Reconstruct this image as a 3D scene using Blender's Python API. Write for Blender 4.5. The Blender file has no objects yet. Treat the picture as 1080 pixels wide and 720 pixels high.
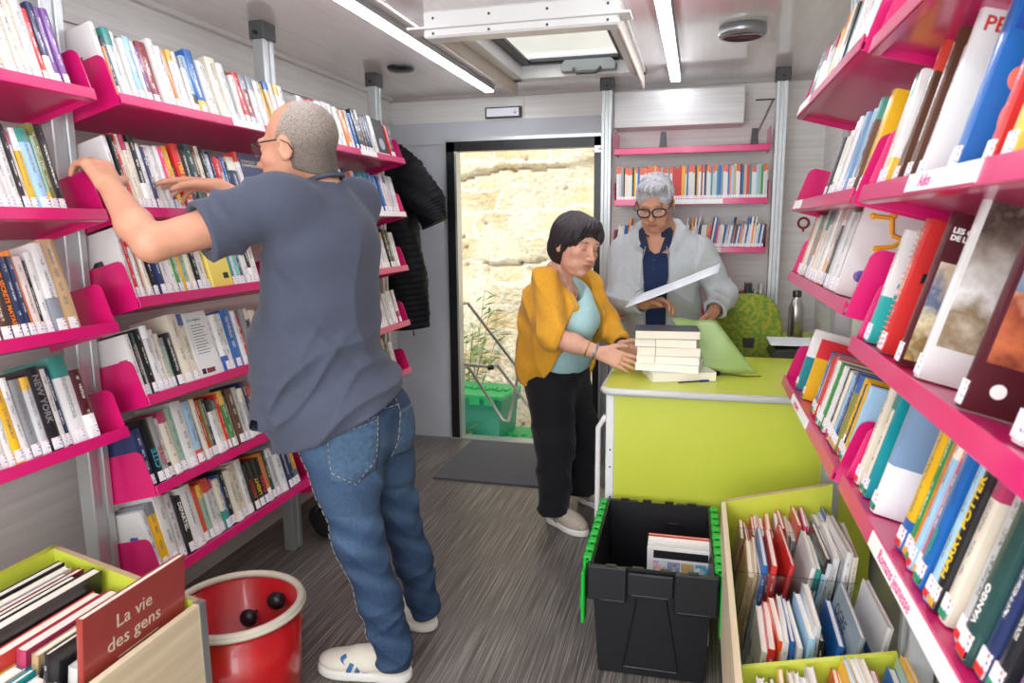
import bpy, math, random
import numpy as np
from mathutils import Matrix, Vector
random.seed(7)
SC = bpy.context.scene
COL = SC.collection
# ------------------------------------------------------------------ camera
CAM_H = 1.42
_f = 750.0
_Y = np.array([198.0, 125.0, _f]); _Y /= np.linalg.norm(_Y)
_Z = np.array([-.00857, 1, -(125 - 198 * .00857) / _f]); _Z /= np.linalg.norm(_Z)
_X = np.cross(_Z, -_Y)
if _X[0] < 0: _X = -_X
_R = np.stack([_X, _Y, _Z])
cd = bpy.data.cameras.new('camera'); cam = bpy.data.objects.new('camera', cd); COL.objects.link(cam)
cd.sensor_width = 36; cd.lens = _f / 1080 * 36; cd.clip_start = .05
m = Matrix.Identity(4)
for i in range(3):
    m[i][0] = _R[i][0]; m[i][1] = _R[i][1]; m[i][2] = -_R[i][2]
m[2][3] = CAM_H
cam.matrix_world = m
cd.dof.use_dof = True; cd.dof.focus_distance = 2.9; cd.dof.aperture_fstop = 7.0
SC.camera = cam
# ------------------------------------------------------------------ light
SC.view_settings.view_transform = 'Standard'; SC.view_settings.look = 'None'
SC.view_settings.gamma = 1; SC.view_settings.use_curve_mapping = False
SC.view_settings.exposure = 0.32
LED_POWER = 18.0
DAY_POWER = 1.8
w = bpy.data.worlds.new('sky'); SC.world = w; w.use_nodes = True
wn = w.node_tree.nodes; wl = w.node_tree.links
bg = wn['Background']; sky = wn.new('ShaderNodeTexSky'); sky.sky_type = 'HOSEK_WILKIE'
sky.sun_direction = (0.3, -0.5, .8); sky.turbidity = 6
mixw = wn.new('ShaderNodeMixRGB'); mixw.inputs[0].default_value = .75
wl.new(sky.outputs[0], mixw.inputs[1]); mixw.inputs[2].default_value = (.93, .97, 1.0, 1)
wl.new(mixw.outputs[0], bg.inputs[0]); bg.inputs[1].default_value = DAY_POWER
sl = bpy.data.lights.new('sun', 'SUN'); sl.energy = 1.6; sl.angle = .03; sl.color = (1, .95, .86)
sun = bpy.data.objects.new('sun', sl); COL.objects.link(sun)
sun.rotation_euler = Vector((.25, .62, -.75)).to_track_quat('-Z', 'Y').to_euler()

# added fill light brightening the interior, unseen behind the camera; no windscreen modelled
al = bpy.data.lights.new('added_fill_light', 'AREA'); al.shape = 'RECTANGLE'; al.size = 2.3; al.size_y = 1.5; al.energy = 52; al.color = (.96, .98, 1)
ao = bpy.data.objects.new('added_fill_light', al); COL.objects.link(ao); ao.location = (-.65, -1.15, 1.35); ao.rotation_euler = (math.pi / 2, 0, 0)
# ------------------------------------------------------------------ helpers
def srgb(h):
    if isinstance(h, str):
        h = h.lstrip('#'); c = [int(h[i:i + 2], 16) / 255 for i in (0, 2, 4)]
    else: c = h
    return tuple((v / 12.92 if v <= .04045 else ((v + .055) / 1.055) ** 2.4) for v in c)
MATS = {}
def mat(name, col='#808080', rough=.5, metal=0., noise=0., nscale=(8, 8, 8), bump=0., bscale=200., spec=.5, coat=0., trans=0., emit=None, alpha=1., sub=0., coords='Object', sheen=0.):
    if name in MATS: return MATS[name]
    M = bpy.data.materials.new(name); M.use_nodes = True
    nt = M.node_tree; p = nt.nodes['Principled BSDF']; c = srgb(col)
    p.inputs['Base Color'].default_value = (*c, 1); p.inputs['Roughness'].default_value = rough
    p.inputs['Metallic'].default_value = metal; p.inputs['Specular IOR Level'].default_value = spec
    p.inputs['Coat Weight'].default_value = coat; p.inputs['Coat Roughness'].default_value = .08
    p.inputs['Transmission Weight'].default_value = trans; p.inputs['Alpha'].default_value = alpha
    if sub: p.inputs['Subsurface Weight'].default_value = sub; p.inputs['Subsurface Radius'].default_value = (.012, .005, .003); p.inputs['Subsurface Scale'].default_value = 1
    if sheen: p.inputs['Sheen Weight'].default_value = sheen
    if emit: p.inputs['Emission Color'].default_value = (*srgb(emit[0]), 1); p.inputs['Emission Strength'].default_value = emit[1]
    tc = nt.nodes.new('ShaderNodeTexCoord')
    if noise:
        mp = nt.nodes.new('ShaderNodeMapping'); mp.inputs['Scale'].default_value = nscale
        nz = nt.nodes.new('ShaderNodeTexNoise'); nz.inputs['Scale'].default_value = 1; nz.inputs['Detail'].default_value = 5
        rp = nt.nodes.new('ShaderNodeMapRange'); rp.inputs[1].default_value = .3; rp.inputs[2].default_value = .7
        rp.inputs[3].default_value = 1 - noise; rp.inputs[4].default_value = 1 + noise
        hs = nt.nodes.new('ShaderNodeHueSaturation'); hs.inputs['Color'].default_value = (*c, 1)
        nt.links.new(tc.outputs[coords], mp.inputs[0]); nt.links.new(mp.outputs[0], nz.inputs[0])
        nt.links.new(nz.outputs[0], rp.inputs[0]); nt.links.new(rp.outputs[0], hs.inputs['Value'])
        nt.links.new(hs.outputs[0], p.inputs['Base Color'])
    if bump:
        nb = nt.nodes.new('ShaderNodeTexNoise'); nb.inputs['Scale'].default_value = bscale; nb.inputs['Detail'].default_value = 3
        bp = nt.nodes.new('ShaderNodeBump'); bp.inputs['Strength'].default_value = bump; bp.inputs['Distance'].default_value = .004
        nt.links.new(tc.outputs[coords], nb.inputs[0]); nt.links.new(nb.outputs[0], bp.inputs['Height']); nt.links.new(bp.outputs[0], p.inputs['Normal'])
    MATS[name] = M
    return M

class MB:
    """collects faces for one mesh"""
    def __init__(s): s.v = []; s.f = []; s.mi = []; s.sm = []
    def add(s, vs, fs, mi=0, smooth=False):
        o = len(s.v); s.v += [tuple(v) for v in vs]
        for f in fs: s.f.append(tuple(i + o for i in f)); s.mi.append(mi); s.sm.append(smooth)
        return s
    def box(s, lo, hi, mi=0, rot=None, bev=0.):
        x0, y0, z0 = lo; x1, y1, z1 = hi
        if bev > 0:
            b = min(bev, (x1 - x0) * .45, (y1 - y0) * .45, (z1 - z0) * .45)
            vs = []; idx = {}
            for ix, sx in enumerate((x0, x1)):
                for iy, sy in enumerate((y0, y1)):
                    for iz, sz in enumerate((z0, z1)):
                        dx = b if ix == 0 else -b; dy = b if iy == 0 else -b; dz = b if iz == 0 else -b
                        idx[(ix, iy, iz)] = len(vs)
                        vs += [(sx, sy + dy, sz + dz), (sx + dx, sy, sz + dz), (sx + dx, sy + dy, sz)]
            g = lambda a, b_, c, k: idx[(a, b_, c)] + k
            fs = []
            fs.append((g(0,0,0,0), g(0,0,1,0), g(0,1,1,0), g(0,1,0,0))); fs.append((g(1,0,0,0), g(1,1,0,0), g(1,1,1,0), g(1,0,1,0)))
            fs.append((g(0,0,0,1), g(1,0,0,1), g(1,0,1,1), g(0,0,1,1))); fs.append((g(0,1,0,1), g(0,1,1,1), g(1,1,1,1), g(1,1,0,1)))
            fs.append((g(0,0,0,2), g(0,1,0,2), g(1,1,0,2), g(1,0,0,2))); fs.append((g(0,0,1,2), g(1,0,1,2), g(1,1,1,2), g(0,1,1,2)))
            for a in (0, 1):
                for c in (0, 1):
                    fs.append((g(a,c,0,0), g(a,c,1,0), g(a,c,1,1), g(a,c,0,1)))
                    fs.append((g(a,0,c,0), g(a,1,c,0), g(a,1,c,2), g(a,0,c,2)))
                    fs.append((g(0,a,c,1), g(1,a,c,1), g(1,a,c,2), g(0,a,c,2)))
                    for e in (0, 1): fs.append((g(a,c,e,0), g(a,c,e,1), g(a,c,e,2)))
        else:
            vs = [(x, y, z) for x in (x0, x1) for y in (y0, y1) for z in (z0, z1)]
            fs = [(0, 1, 3, 2), (4, 6, 7, 5), (0, 4, 5, 1), (2, 3, 7, 6), (0, 2, 6, 4), (1, 5, 7, 3)]
        if rot is not None: vs = [tuple(rot @ Vector(v)) for v in vs]
        return s.add(vs, fs, mi)
    def prism(s, poly, z0, z1, axis='z', mi=0, smooth=False):
        n = len(poly)
        def P(a, b, c):
            return {'z': (a, b, c), 'y': (a, c, b), 'x': (c, a, b)}[axis]
        vs = [P(a, b, z0) for a, b in poly] + [P(a, b, z1) for a, b in poly]
        s.add(vs, [tuple(range(n))[::-1], tuple(range(n, 2 * n))], mi)
        return s.add(vs, [(i, (i + 1) % n, (i + 1) % n + n, i + n) for i in range(n)], mi, smooth)
    def tube(s, pts, r, n=8, mi=0, cap=True, closed=False):
        P = [Vector(p) for p in pts]; rr = r if isinstance(r, (list, tuple)) else [r] * len(P)
        vs = []; up = Vector((0, 0, 1)); k = len(P); prev = None
        for i, p in enumerate(P):
            if closed: t = P[(i + 1) % k] - P[i - 1]
            else: t = P[min(i + 1, k - 1)] - P[max(i - 1, 0)]
            t.normalize()
            if prev is None:
                a = t.cross(up)
                if a.length < .1: a = t.cross(Vector((1, 0, 0)))
            else:
                a = prev - t * prev.dot(t)
                if a.length < 1e-4: a = t.orthogonal()
            a.normalize(); b = t.cross(a); prev = a
            for j in range(n):
                an = 2 * math.pi * j / n
                vs.append(p + (a * math.cos(an) + b * math.sin(an)) * rr[i])
        fs = [(i * n + j, i * n + (j + 1) % n, (i + 1) * n + (j + 1) % n, (i + 1) * n + j) for i in range(k - 1) for j in range(n)]
        if closed: fs += [((k - 1) * n + j, (k - 1) * n + (j + 1) % n, (j + 1) % n, j) for j in range(n)]
        s.add(vs, fs, mi, True)
        if cap and not closed: s.add(vs, [tuple(range(n))[::-1], tuple(range((k - 1) * n, k * n))], mi)
        return s
    def lathe(s, prof, n=32, mi=0, ctr=(0, 0, 0), sx=1., sy=1., smooth=True, a0=0., a1=2 * math.pi):
        full = abs(a1 - a0 - 2 * math.pi) < 1e-6; m_ = n if full else n + 1
        vs = [(ctr[0] + r * sx * math.cos(a0 + (a1 - a0) * j / n), ctr[1] + r * sy * math.sin(a0 + (a1 - a0) * j / n), ctr[2] + z) for r, z in prof for j in range(m_)]
        fs = []
        for i in range(len(prof) - 1):
            for j in range(n):
                j2 = (j + 1) % m_
                fs.append((i * m_ + j, i * m_ + j2, (i + 1) * m_ + j2, (i + 1) * m_ + j))
        return s.add(vs, fs, mi, smooth)
    def ball(s, c, r, mi=0, n=16):
        r = r if isinstance(r, (tuple, list)) else (r, r, r)
        prof = [(math.sin(math.pi * i / n), -math.cos(math.pi * i / n)) for i in range(n + 1)]
        vs = [(c[0] + a * r[0] * math.cos(2 * math.pi * j / n), c[1] + a * r[1] * math.sin(2 * math.pi * j / n), c[2] + b * r[2]) for a, b in prof for j in range(n)]
        return s.add(vs, [(i * n + j, i * n + (j + 1) % n, (i + 1) * n + (j + 1) % n, (i + 1) * n + j) for i in range(n) for j in range(n)], mi, True)
    def build(s, name, mats, parent=None, loc=None, rotm=None):
        me = bpy.data.meshes.new(name); me.from_pydata(s.v, [], s.f)
        for M in (mats if isinstance(mats, (list, tuple)) else [mats]): me.materials.append(M)
        me.polygons.foreach_set('material_index', s.mi); me.polygons.foreach_set('use_smooth', s.sm)
        me.update()
        return link(name, me, parent, loc, rotm)
def link(name, data, parent=None, loc=None, rotm=None):
    o = bpy.data.objects.new(name, data); COL.objects.link(o)
    if parent is not None: o.parent = parent
    if rotm is not None: o.matrix_basis = rotm.to_4x4() if len(rotm) == 3 else rotm
    if loc is not None: o.location = loc
    return o
def tag(o, label, cat, group=None, kind=None):
    if label: o['label'] = label
    if cat: o['category'] = cat
    if group: o['group'] = group
    if kind: o['kind'] = kind
    return o
def thing(name, label, cat, loc=(0, 0, 0), rotm=None, group=None):
    return tag(link(name, None, None, loc, rotm), label, cat, group)
def struct(name, mb, M, **k):
    o = mb.build(name, M, **k); o['kind'] = 'structure'; return o
def basis(x, y, z):
    R = Matrix.Identity(3)
    for i in range(3): R[i][0] = x[i]; R[i][1] = y[i]; R[i][2] = z[i]
    return R
TXT = {}
def text(s, size, M, parent, loc, rotm, name='title', depth=.0003, align='LEFT', bold=0., sp=1.):
    c = bpy.data.curves.new('t', 'FONT'); c.body = s; c.size = size; c.extrude = depth; c.align_x = align; c.offset = bold; c.space_character = sp; c.resolution_u = 2
    t = bpy.data.objects.new('t', c); COL.objects.link(t)
    me = bpy.data.meshes.new_from_object(t); bpy.data.objects.remove(t)
    me.materials.clear(); me.materials.append(M)
    return link(name, me, parent, loc, rotm)
TILT = math.radians(15); _s, _c = math.sin(TILT), math.cos(TILT)
FL = basis((0, 1, 0), (-_c, 0, -_s), (-_s, 0, _c))       # left shelves
FR = basis((0, -1, 0), (_c, 0, -_s), (_s, 0, _c))        # right shelves
FB = basis((1, 0, 0), (0, 1, 0), (0, 0, 1))              # back shelves
# materials shared
PINK = mat('pink_steel', '#cf1568', .28, coat=.35)
ALU = mat('aluminium', '#c3c6c8', .35, metal=.85)
ALUP = mat('anodised_profile', '#b9bcbd', .38, metal=.6)
BLKP = mat('black_plastic', '#15161a', .38)
DGREY = mat('dark_grey_plastic', '#4c4d4e', .5)
WHITEP = mat('white_panel', '#e4e4e2', .35)
LIME = mat('lime_laminate', '#c8d146', .32, noise=.02, nscale=(3, 3, 3))
STEEL = mat('brushed_steel', '#b5b2ac', .28, metal=1., noise=.12, nscale=(60, 60, 2))
# ================================================================== room
LX, RX, BY, CZ, FY = -1.95, .66, 4.40, 2.22, -1.2
def streak_mat(name, c0, c1, scale, rough=.45, bump=0., spec=.5, c2=None):
    M = bpy.data.materials.new(name); M.use_nodes = True; nt = M.node_tree; p = nt.nodes['Principled BSDF']
    tc = nt.nodes.new('ShaderNodeTexCoord'); mp = nt.nodes.new('ShaderNodeMapping'); mp.inputs['Scale'].default_value = scale
    nz = nt.nodes.new('ShaderNodeTexNoise'); nz.inputs['Scale'].default_value = 1; nz.inputs['Detail'].default_value = 6; nz.inputs['Roughness'].default_value = .65
    cr = nt.nodes.new('ShaderNodeValToRGB'); cr.color_ramp.elements[0].position = .32; cr.color_ramp.elements[1].position = .68
    cr.color_ramp.elements[0].color = (*srgb(c0), 1); cr.color_ramp.elements[1].color = (*srgb(c1), 1)
    if c2: e = cr.color_ramp.elements.new(.5); e.color = (*srgb(c2), 1)
    nt.links.new(tc.outputs['Object'], mp.inputs[0]); nt.links.new(mp.outputs[0], nz.inputs[0]); nt.links.new(nz.outputs[0], cr.inputs[0])
    nt.links.new(cr.outputs[0], p.inputs['Base Color']); p.inputs['Roughness'].default_value = rough; p.inputs['Specular IOR Level'].default_value = spec
    return M
FLOORM = streak_mat('vinyl_floor', '#35312f', '#9d968f', (190, 2.2, 1), .42, c2='#625c58')
WALLM = streak_mat('wall_laminate', '#d8d6d2', '#e9e8e5', (1.5, 1.5, 55), .3)
GREYW = mat('grey_wall_metal', '#bfc2c8', .42, metal=.0, noise=.04, nscale=(3, 3, 3))
CEILM = streak_mat('ceiling_laminate', '#e0dad8', '#eae6e4', (30, 1.5, 1), .09, spec=.8)
CEILM.node_tree.nodes['Principled BSDF'].inputs['Coat Weight'].default_value = .5
struct('floor', MB().box((LX - .05, FY, -.06), (RX + .05, BY, 0)), FLOORM)
# ceiling with the roof-hatch hole
HX0, HX1, HY0, HY1 = -.98, -.36, 3.0, 3.95
cb = MB()
cb.box((LX - .05, FY, CZ), (HX0, BY + .05, CZ + .05)); cb.box((HX1, FY, CZ), (RX + .05, BY + .05, CZ + .05))
cb.box((HX0, FY, CZ), (HX1, HY0, CZ + .05)); cb.box((HX0, HY1, CZ), (HX1, BY + .05, CZ + .05))
struct('ceiling', cb, CEILM)
struct('wall_left', MB().box((LX - .05, FY, 0), (LX, BY + .05, CZ)), WALLM)
struct('wall_right', MB().box((RX, FY, 0), (RX + .05, BY + .05, CZ)), WALLM)
DX0, DX1, DZ = -1.565, -.535, 1.935                      # door hole
wb = MB(); wb.box((-.535, BY, 0), (RX, BY + .05, CZ)); wb.box((LX, BY, 2.06), (-.535, BY + .05, CZ))
struct('wall_back', wb, WALLM)
wg = MB(); wg.box((LX, BY, 0), (DX0, BY + .05, 2.06)); wg.box((DX0, BY, DZ), (-.535, BY + .05, 2.06))
wg.box((LX, BY - .012, 1.925), (DX0 + .3, BY, 1.935))
struct('wall_back_door_side', wg, GREYW)
TRIMM = mat('trim_profile', '#b3aca8', .35)
struct('trim_1', MB().box((LX, FY, 2.06), (LX + .015, BY, 2.085)).box((LX, FY, CZ - .02), (LX + .03, BY, CZ)), mat('trim_light', '#d9d7d4', .35))
struct('trim_2', MB().box((LX, BY - .02, CZ - .025), (RX, BY, CZ)), TRIMM)
struct('trim_3', MB().box((RX - .02, 2.5, CZ - .02), (RX, BY, CZ)).box((RX - .008, 3.35, 0), (RX, 3.36, CZ)), TRIMM)
# raised wall panel strips on the upper left wall
struct('trim_4', MB().box((LX, FY, 1.98), (LX + .006, BY, 1.986)), TRIMM)
# door frame and leaf
door = thing('door_1', None, None); door['kind'] = 'structure'
BLK = mat('black_frame', '#131417', .3)
fb = MB(); fb.box((DX0, BY - .03, 0), (DX0 + .055, BY + .04, DZ)); fb.box((DX0, BY - .03, DZ - .06), (-.535, BY + .04, DZ)); fb.box((-.625, BY - .03, 0), (-.535, BY + .04, DZ))
fb.build('door_frame', BLK, door)
MB().box((DX0 + .055, BY - .035, 0), (DX0 + .068, BY + .05, DZ - .06)).box((DX0 - .012, BY - .034, 0), (DX0, BY, DZ + .008)).box((DX0 - .012, BY - .034, DZ), (-.535, BY, DZ + .02)).build('frame_edging', ALU, door)
MB().box((DX0, BY - .04, -.01), (-.535, BY + .06, .012), bev=.004).build('threshold', ALU, door)
MB().box((-.62, BY - .05, 1.84), (-.56, BY - .03, 1.88)).tube([(-.6, BY - .06, 1.86), (-.575, BY - .06, 1.86)], .004).build('latch_plate', ALU, door)
# door mat
mm = mat('mat_carpet', '#5b5c60', .95, noise=.25, nscale=(160, 160, 160), bump=.6, bscale=300)
MBm = MB().box((-1.42, 3.62, .001), (-.58, 4.34, .012), bev=.003)
matt = MBm.build('door_mat', mm); tag(matt, 'flat grey ribbed doormat in front of the open doorway', 'door mat')
# posts -------------------------------------------------------------
def post(x, y, side, label, top=CZ, w=.075, d=.05, base=True, depthdir=(1, 0)):
    t = thing('shelf_post', label, 'post', (x, y, 0), group='aluminium posts carrying the shelves')
    b = MB(); dx, dy = (d, w) if side != 'b' else (w, d)
    z1 = top - .058
    if side != 'b':
        for s in (-1, 1): b.box((-dx / 2, s * w * .32 - w * .17, 0), (dx / 2, s * w * .32 + w * .17, z1), bev=.003)
        b.box((-dx / 2 + .008, -w * .2, 0), (dx / 2 - .008, w * .2, z1))
    else:
        for s in (-1, 1): b.box((s * w * .32 - w * .17, -dy / 2, 0), (s * w * .32 + w * .17, dy / 2, z1), bev=.003)
        b.box((-w * .2, -dy / 2 + .008, 0), (w * .2, dy / 2 - .008, z1))
    b.build('profile', ALUP, t)
    MB().box((-dx / 2 - .008, -dy / 2 - .008, z1 - .01), (dx / 2 + .008, dy / 2 + .008, top), bev=.004).build('ceiling_connector', DGREY, t)
    c = MB()
    for s in (-1, 1): c.tube([(0, s * (dy / 2 + .006), z1 + .012), (0, s * (dy / 2 + .02), z1 + .012)], .008)
    c.build('bolt', BLKP, t)
    return t
PLX = -1.715
post(PLX, 1.64, 'l', 'silver post at the nearest gap between the left bookcases')
post(PLX, 2.655, 'l', 'silver post rising above the balding man')
post(PLX, 3.675, 'l', 'silver post at the far end of the left bookcases, beside the coats')
post(.455, 1.49, 'r', 'silver post between the right bookcases, behind the picture book box')
post(.455, 2.50, 'r', 'silver post at the far end of the right bookcases')
post(-.525, 4.16, 'b', 'white post at the left of the back wall shelves, beside the door', w=.06)
post(.40, 4.16, 'b', 'white post at the right of the back wall shelves', w=.06)
post(PLX, .62, 'l', 'silver post left of the camera, out at the frame edge')
# shelves --------------------------------------------------------------
def shelf(F, org, length, label, ends=(1, 1), depth=.25, strip=None, group='pink steel shelves', lip=.028, bh=.115):
    """org: lip top centre; local x along, y in, z up"""
    t = thing('metal_shelf', label, 'shelf', org, F, group)
    L = length / 2
    b = MB()
    poly = [(0, 0), (0.0, -lip), (.012, -lip), (.012, -lip + .006), (.004, -lip + .006), (.004, -.006), (depth, -.006), (depth, .03), (depth + .004, .03), (depth + .004, -.010), (.008, -.010)]
    b.box((-L, -.004, -lip), (L, .0, .003), bev=.0015)
    b.box((-L + .0035, .0005, -.012), (L - .0035, depth, -.002))
    b.box((-L + .0035, .0005, -lip), (L - .0035, .016, -lip + .003))
    b.box((-L + .0035, depth - .0035, -.0125), (L - .0035, depth - .0005, .03))
    b.build('shelf_panel', PINK, t)
    for e, sgn in zip(ends, (-1, 1)):
        if not e: continue
        r = .026; pts = [(.004, -lip), (depth, -lip), (depth, bh)]
        y0 = .010
        for k in range(7):
            a = math.pi / 2 + k * math.pi / 12
            pts.append((y0 + r + r * math.cos(a), bh - r + r * math.sin(a)))
        pts.append((.004, .012))
        x = sgn * L
        MB().prism(pts, x - (.003 if sgn > 0 else 0), x + (0 if sgn > 0 else .003), 'x').build('end_bracket', PINK, t)
        k = MB().box((x - sgn * .02, -.005, -lip + .004), (x - sgn * .004, -.004, -.014)); 
    if strip:
        x0, x1, txt = strip
        s = MB().box((x0, -.0062, -lip + .004), (x1, -.0042, .001)).build('label_strip', mat('label_card', '#eceeea', .4), t)
        if txt: text(txt, .024, mat('strip_ink', '#d9307e' if F is FR else '#7fae6d', .5), s, (x0 + .06, -.0066, -lip + .009), basis((1, 0, 0), (0, 0, 1), (0, -1, 0)), 'lettering')
    return t
# left
LFX = -1.54
ORD = ['top', 'second', 'third', 'fourth', 'fifth', 'bottom']
L1 = [1.775, 1.467, 1.165, .868]; L2 = [1.78, 1.475, 1.222, .935, .660, .385]; L3 = [1.77, 1.49, 1.205, .905, .64, .305]
SH = {}
for i, z in enumerate(L1): shelf(FL, (LFX, 1.13, z), .935, f'pink shelf, {ORD[i]} of the nearest left bookcase, ending at the near post')
strips2 = {0: (.02, .2, None)}
for i, z in enumerate(L2): shelf(FL, (LFX, 2.1475, z), .935, f'pink shelf, {ORD[i]} of the middle left bookcase beside the balding man', strip=strips2.get(i))
for i, z in enumerate(L3): shelf(FL, (LFX, 3.165, z), .935, f'pink shelf, {ORD[i]} of the far left bookcase beside the coats', strip=(-.05, .12, None) if i == 0 else ((-.25, .45, None) if i in (1,) else None))
# right
RFX = .29
RA = [1.765, 1.482, 1.262, .918]; RB = [1.74, 1.482, 1.205, .93]
stA = {0: (.2, .33, None), 1: (.38, .44, None), 3: (.07, .28, 'premiers romans')}
for i, z in enumerate(RA): shelf(FR, (RFX, 1.995, z), .93, f'pink shelf, {ORD[i]} of the far right bookcase beside the lime desk', strip={0: (-.42, -.2, None), 1: (-.40, -.25, None), 3: (-.2, .1, 'premiers')}.get(i))
for i, z in enumerate(RB): shelf(FR, (RFX, .985, z), .93, f'pink shelf, {ORD[i]} of the nearest right bookcase', strip={1: (-.15, .12, 'Ados'), 3: (-.2, .27, 'Romans jeunesse')}.get(i))
# back
BZ = [1.83, 1.55, 1.285, .915]
for i, z in enumerate(BZ): shelf(FB, (-.062, 4.13, z), .83, f'pink shelf, {ORD[i] if i < 3 else "lowest"} on the back wall behind the man in grey', strip={1: (-.08, .18, None), 2: (-.05, .18, None)}.get(i), depth=.24, bh=.1, lip=.03)
# ceiling things ------------------------------------------------------------
LEDM = mat('led_diffuser', '#ffffff', .5, emit=('#f4f7ff', LED_POWER))
for x, lab in ((-1.215, 'long LED ceiling strip above the left aisle side'), (-.153, 'LED ceiling strip right of the roof hatch')):
    t = thing('ceiling_light', lab, 'ceiling light', (x, 1.6, CZ), group='LED strips along the ceiling')
    MB().box((-.032, -2.6, -.028), (.032, 2.57, 0), bev=.003).build('housing', mat('led_housing', '#9b9ca0', .35, metal=.7), t)
    MB().box((-.024, -2.59, -.037), (.024, 2.565, -.0275), bev=.002).build('diffuser', LEDM, t)
t = thing('ceiling_speaker', 'round silver ceiling speaker at the upper right', 'speaker', (.145, 3.25, CZ))
MB().lathe([(.0, 0), (.095, 0), (.098, -.03), (.09, -.042), (.078, -.044)], 40).build('housing', mat('speaker_ring', '#8f9193', .3, metal=.6), t)
MB().lathe([(.078, -.043), (.06, -.036), (.0, -.034)], 40).build('grille', mat('speaker_grille', '#3d3436', .15, metal=.5), t)
t = thing('ceiling_vent', 'flat black round vent on the ceiling near the coats', 'vent', (-1.507, 3.555, CZ))
MB().lathe([(0, -.018), (.062, -.018), (.07, -.01), (.07, 0)], 36).build('disc', BLKP, t)
# roof hatch
t = thing('roof_hatch', 'white framed roof hatch with blind between the two ceiling lights', 'roof window', (0, 0, 0))
HW = mat('hatch_white', '#e6e6e4', .35)
fz = CZ - .085
b = MB()
b.box((HX0 - .06, HY0 - .32, CZ - .10), (HX1 + .06, HY0 - .23, CZ), bev=.008)
b.box((HX0 - .06, HY0 - .235, CZ - .02), (HX0, HY1 + .06, CZ)); b.box((HX1, HY0 - .235, CZ - .02), (HX1 + .06, HY1 + .06, CZ)); b.box((HX0 - .06, HY1, CZ - .02), (HX1 + .06, HY1 + .06, CZ))
b.build('frame', HW, t)
MB().box((HX0 - .12, HY0 - .235, CZ - .07), (HX1 + .1, HY0 - .34, CZ - .062)).build('blind_fascia', HW, t)
for x in (HX0 - .05, HX1 + .035):
    MB().box((x, HY0 - .24, CZ - .085), (x + .015, HY1 + .1, CZ - .02), bev=.004).build('side_rail', mat('rail_beige', '#cfc3b4', .4), t)
b = MB()
for x0, x1, y0, y1 in ((HX0, HX0 + .02, HY0 - .0, HY1), (HX1 - .02, HX1, HY0, HY1), (HX0, HX1, HY1 - .02, HY1), (HX0, HX1, HY0, HY0 + .02)):
    b.box((x0, y0, CZ - .02), (x1, y1, CZ + .09))
b.build('reveal', HW, t)
b = MB()
for x0, x1, y0, y1 in ((HX0, HX0 + .07, HY0, HY1), (HX1 - .07, HX1, HY0, HY1), (HX0 + .07, HX1 - .07, HY1 - .07, HY1), (HX0 + .07, HX1 - .07, HY0, HY0 + .07)):
    b.box((x0, y0, CZ + .045), (x1, y1, CZ + .07), bev=.006)
b.build('seal', BLKP, t)
gl = mat('hatch_glass', '#eef3f6', .35, trans=.85, alpha=.5); 
MB().box((HX0, HY0, CZ + .092), (HX1, HY1, CZ + .10)).build('pane', gl, t)
cx = (HX0 + HX1) / 2 + .08
h = MB().prism([(-.14, 0), (.14, 0), (.145, .03), (.12, .055), (-.12, .055), (-.145, .03)], 0, .07, 'x').build('handle', mat('hatch_handle', '#8e9193', .4), t, (cx, HY1 - .10, CZ - .01), basis((0, 1, 0), (1, 0, 0), (0, 0, 1)))
MB().tube([(cx - .07, HY1 - .12, CZ - .005), (cx - .05, HY1 - .14, CZ - .03), (cx + .05, HY1 - .14, CZ - .03), (cx + .07, HY1 - .12, CZ - .005)], .009).build('grip', DGREY, t)
b = MB()
for k in range(4): b.ball((HX0 - .02 + k * .22, HY0 - .322, CZ - .03 - .0 * k), .005, n=6)
for k in range(4): b.ball((HX0 - .02 + k * .22, HY0 - .322, CZ - .085), .005, n=6)
b.build('screw', DGREY, t)
MB().tube([(HX0 + .0, HY1 + .11, CZ - .03), (HX0 + .0, HY1 + .11, CZ - .2)], .0015, 5).build('pull_cord', mat('cord_beige', '#c8b48a', .7), t)
# sign / light plate over the door
t = thing('emergency_light', 'small rectangular white sign light above the doorway', 'sign light', (-1.19, BY - .005, 2.10))
MB().box((-.115, -.025, -.033), (.115, 0, .033), bev=.004).build('housing', DGREY, t)
MB().box((-.103, -.028, -.024), (.10, -.024, .024)).build('face', mat('sign_face', '#e9eaf2', .3), t)
text('\u2193', .035, BLKP, t, (.062, -.0285, -.013), basis((1, 0, 0), (0, 0, 1), (0, -1, 0)), 'symbol')
# overhead panel above back shelves
t = MB().box((-.49, 4.20, 1.955), (.215, BY - .001, 2.15), bev=.003).build('overhead_box', streak_mat('overhead_laminate', '#bdbcba', '#d2d2d1', (1.5, 1.5, 60), .3)); tag(t, 'wide light grey box fixed high above the back wall shelves', 'wall box')
t = thing('drop_arm', None, 'strut', (.27, 4.2, 1.86)); tag(t, 'thin brown slanted strut right of the back wall shelves, above them', 'strut')
MB().tube([(.0, 0, 0), (.09, 0, .21)], .006).build('rod', mat('rod_brown', '#7a6a62', .5), t); MB().tube([(.0, -.008, .21), (.1, -.008, .21)], .004).build('pin', BLKP, t)
for x, lab in ((-.21, 'left black clip standing on the top back shelf'), (.27, 'right black clip standing on the top back shelf')):
    t = MB().prism([(0, 0), (.04, 0), (.034, .085), (.006, .085)], -.02, .02, 'y').build('bookend', BLKP, None, (x - .02, 4.15, 1.832)); tag(t, lab, 'clip', 'black clips on the top back shelf')
t = MB().box((0, 0, 0), (.012, .08, .12), bev=.003).build('wall_socket', WHITEP, None, (RX - .013, 2.95, 1.33)); tag(t, 'small white electrical box on the right wall above the bottle', 'switch box')
t = MB()
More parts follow.
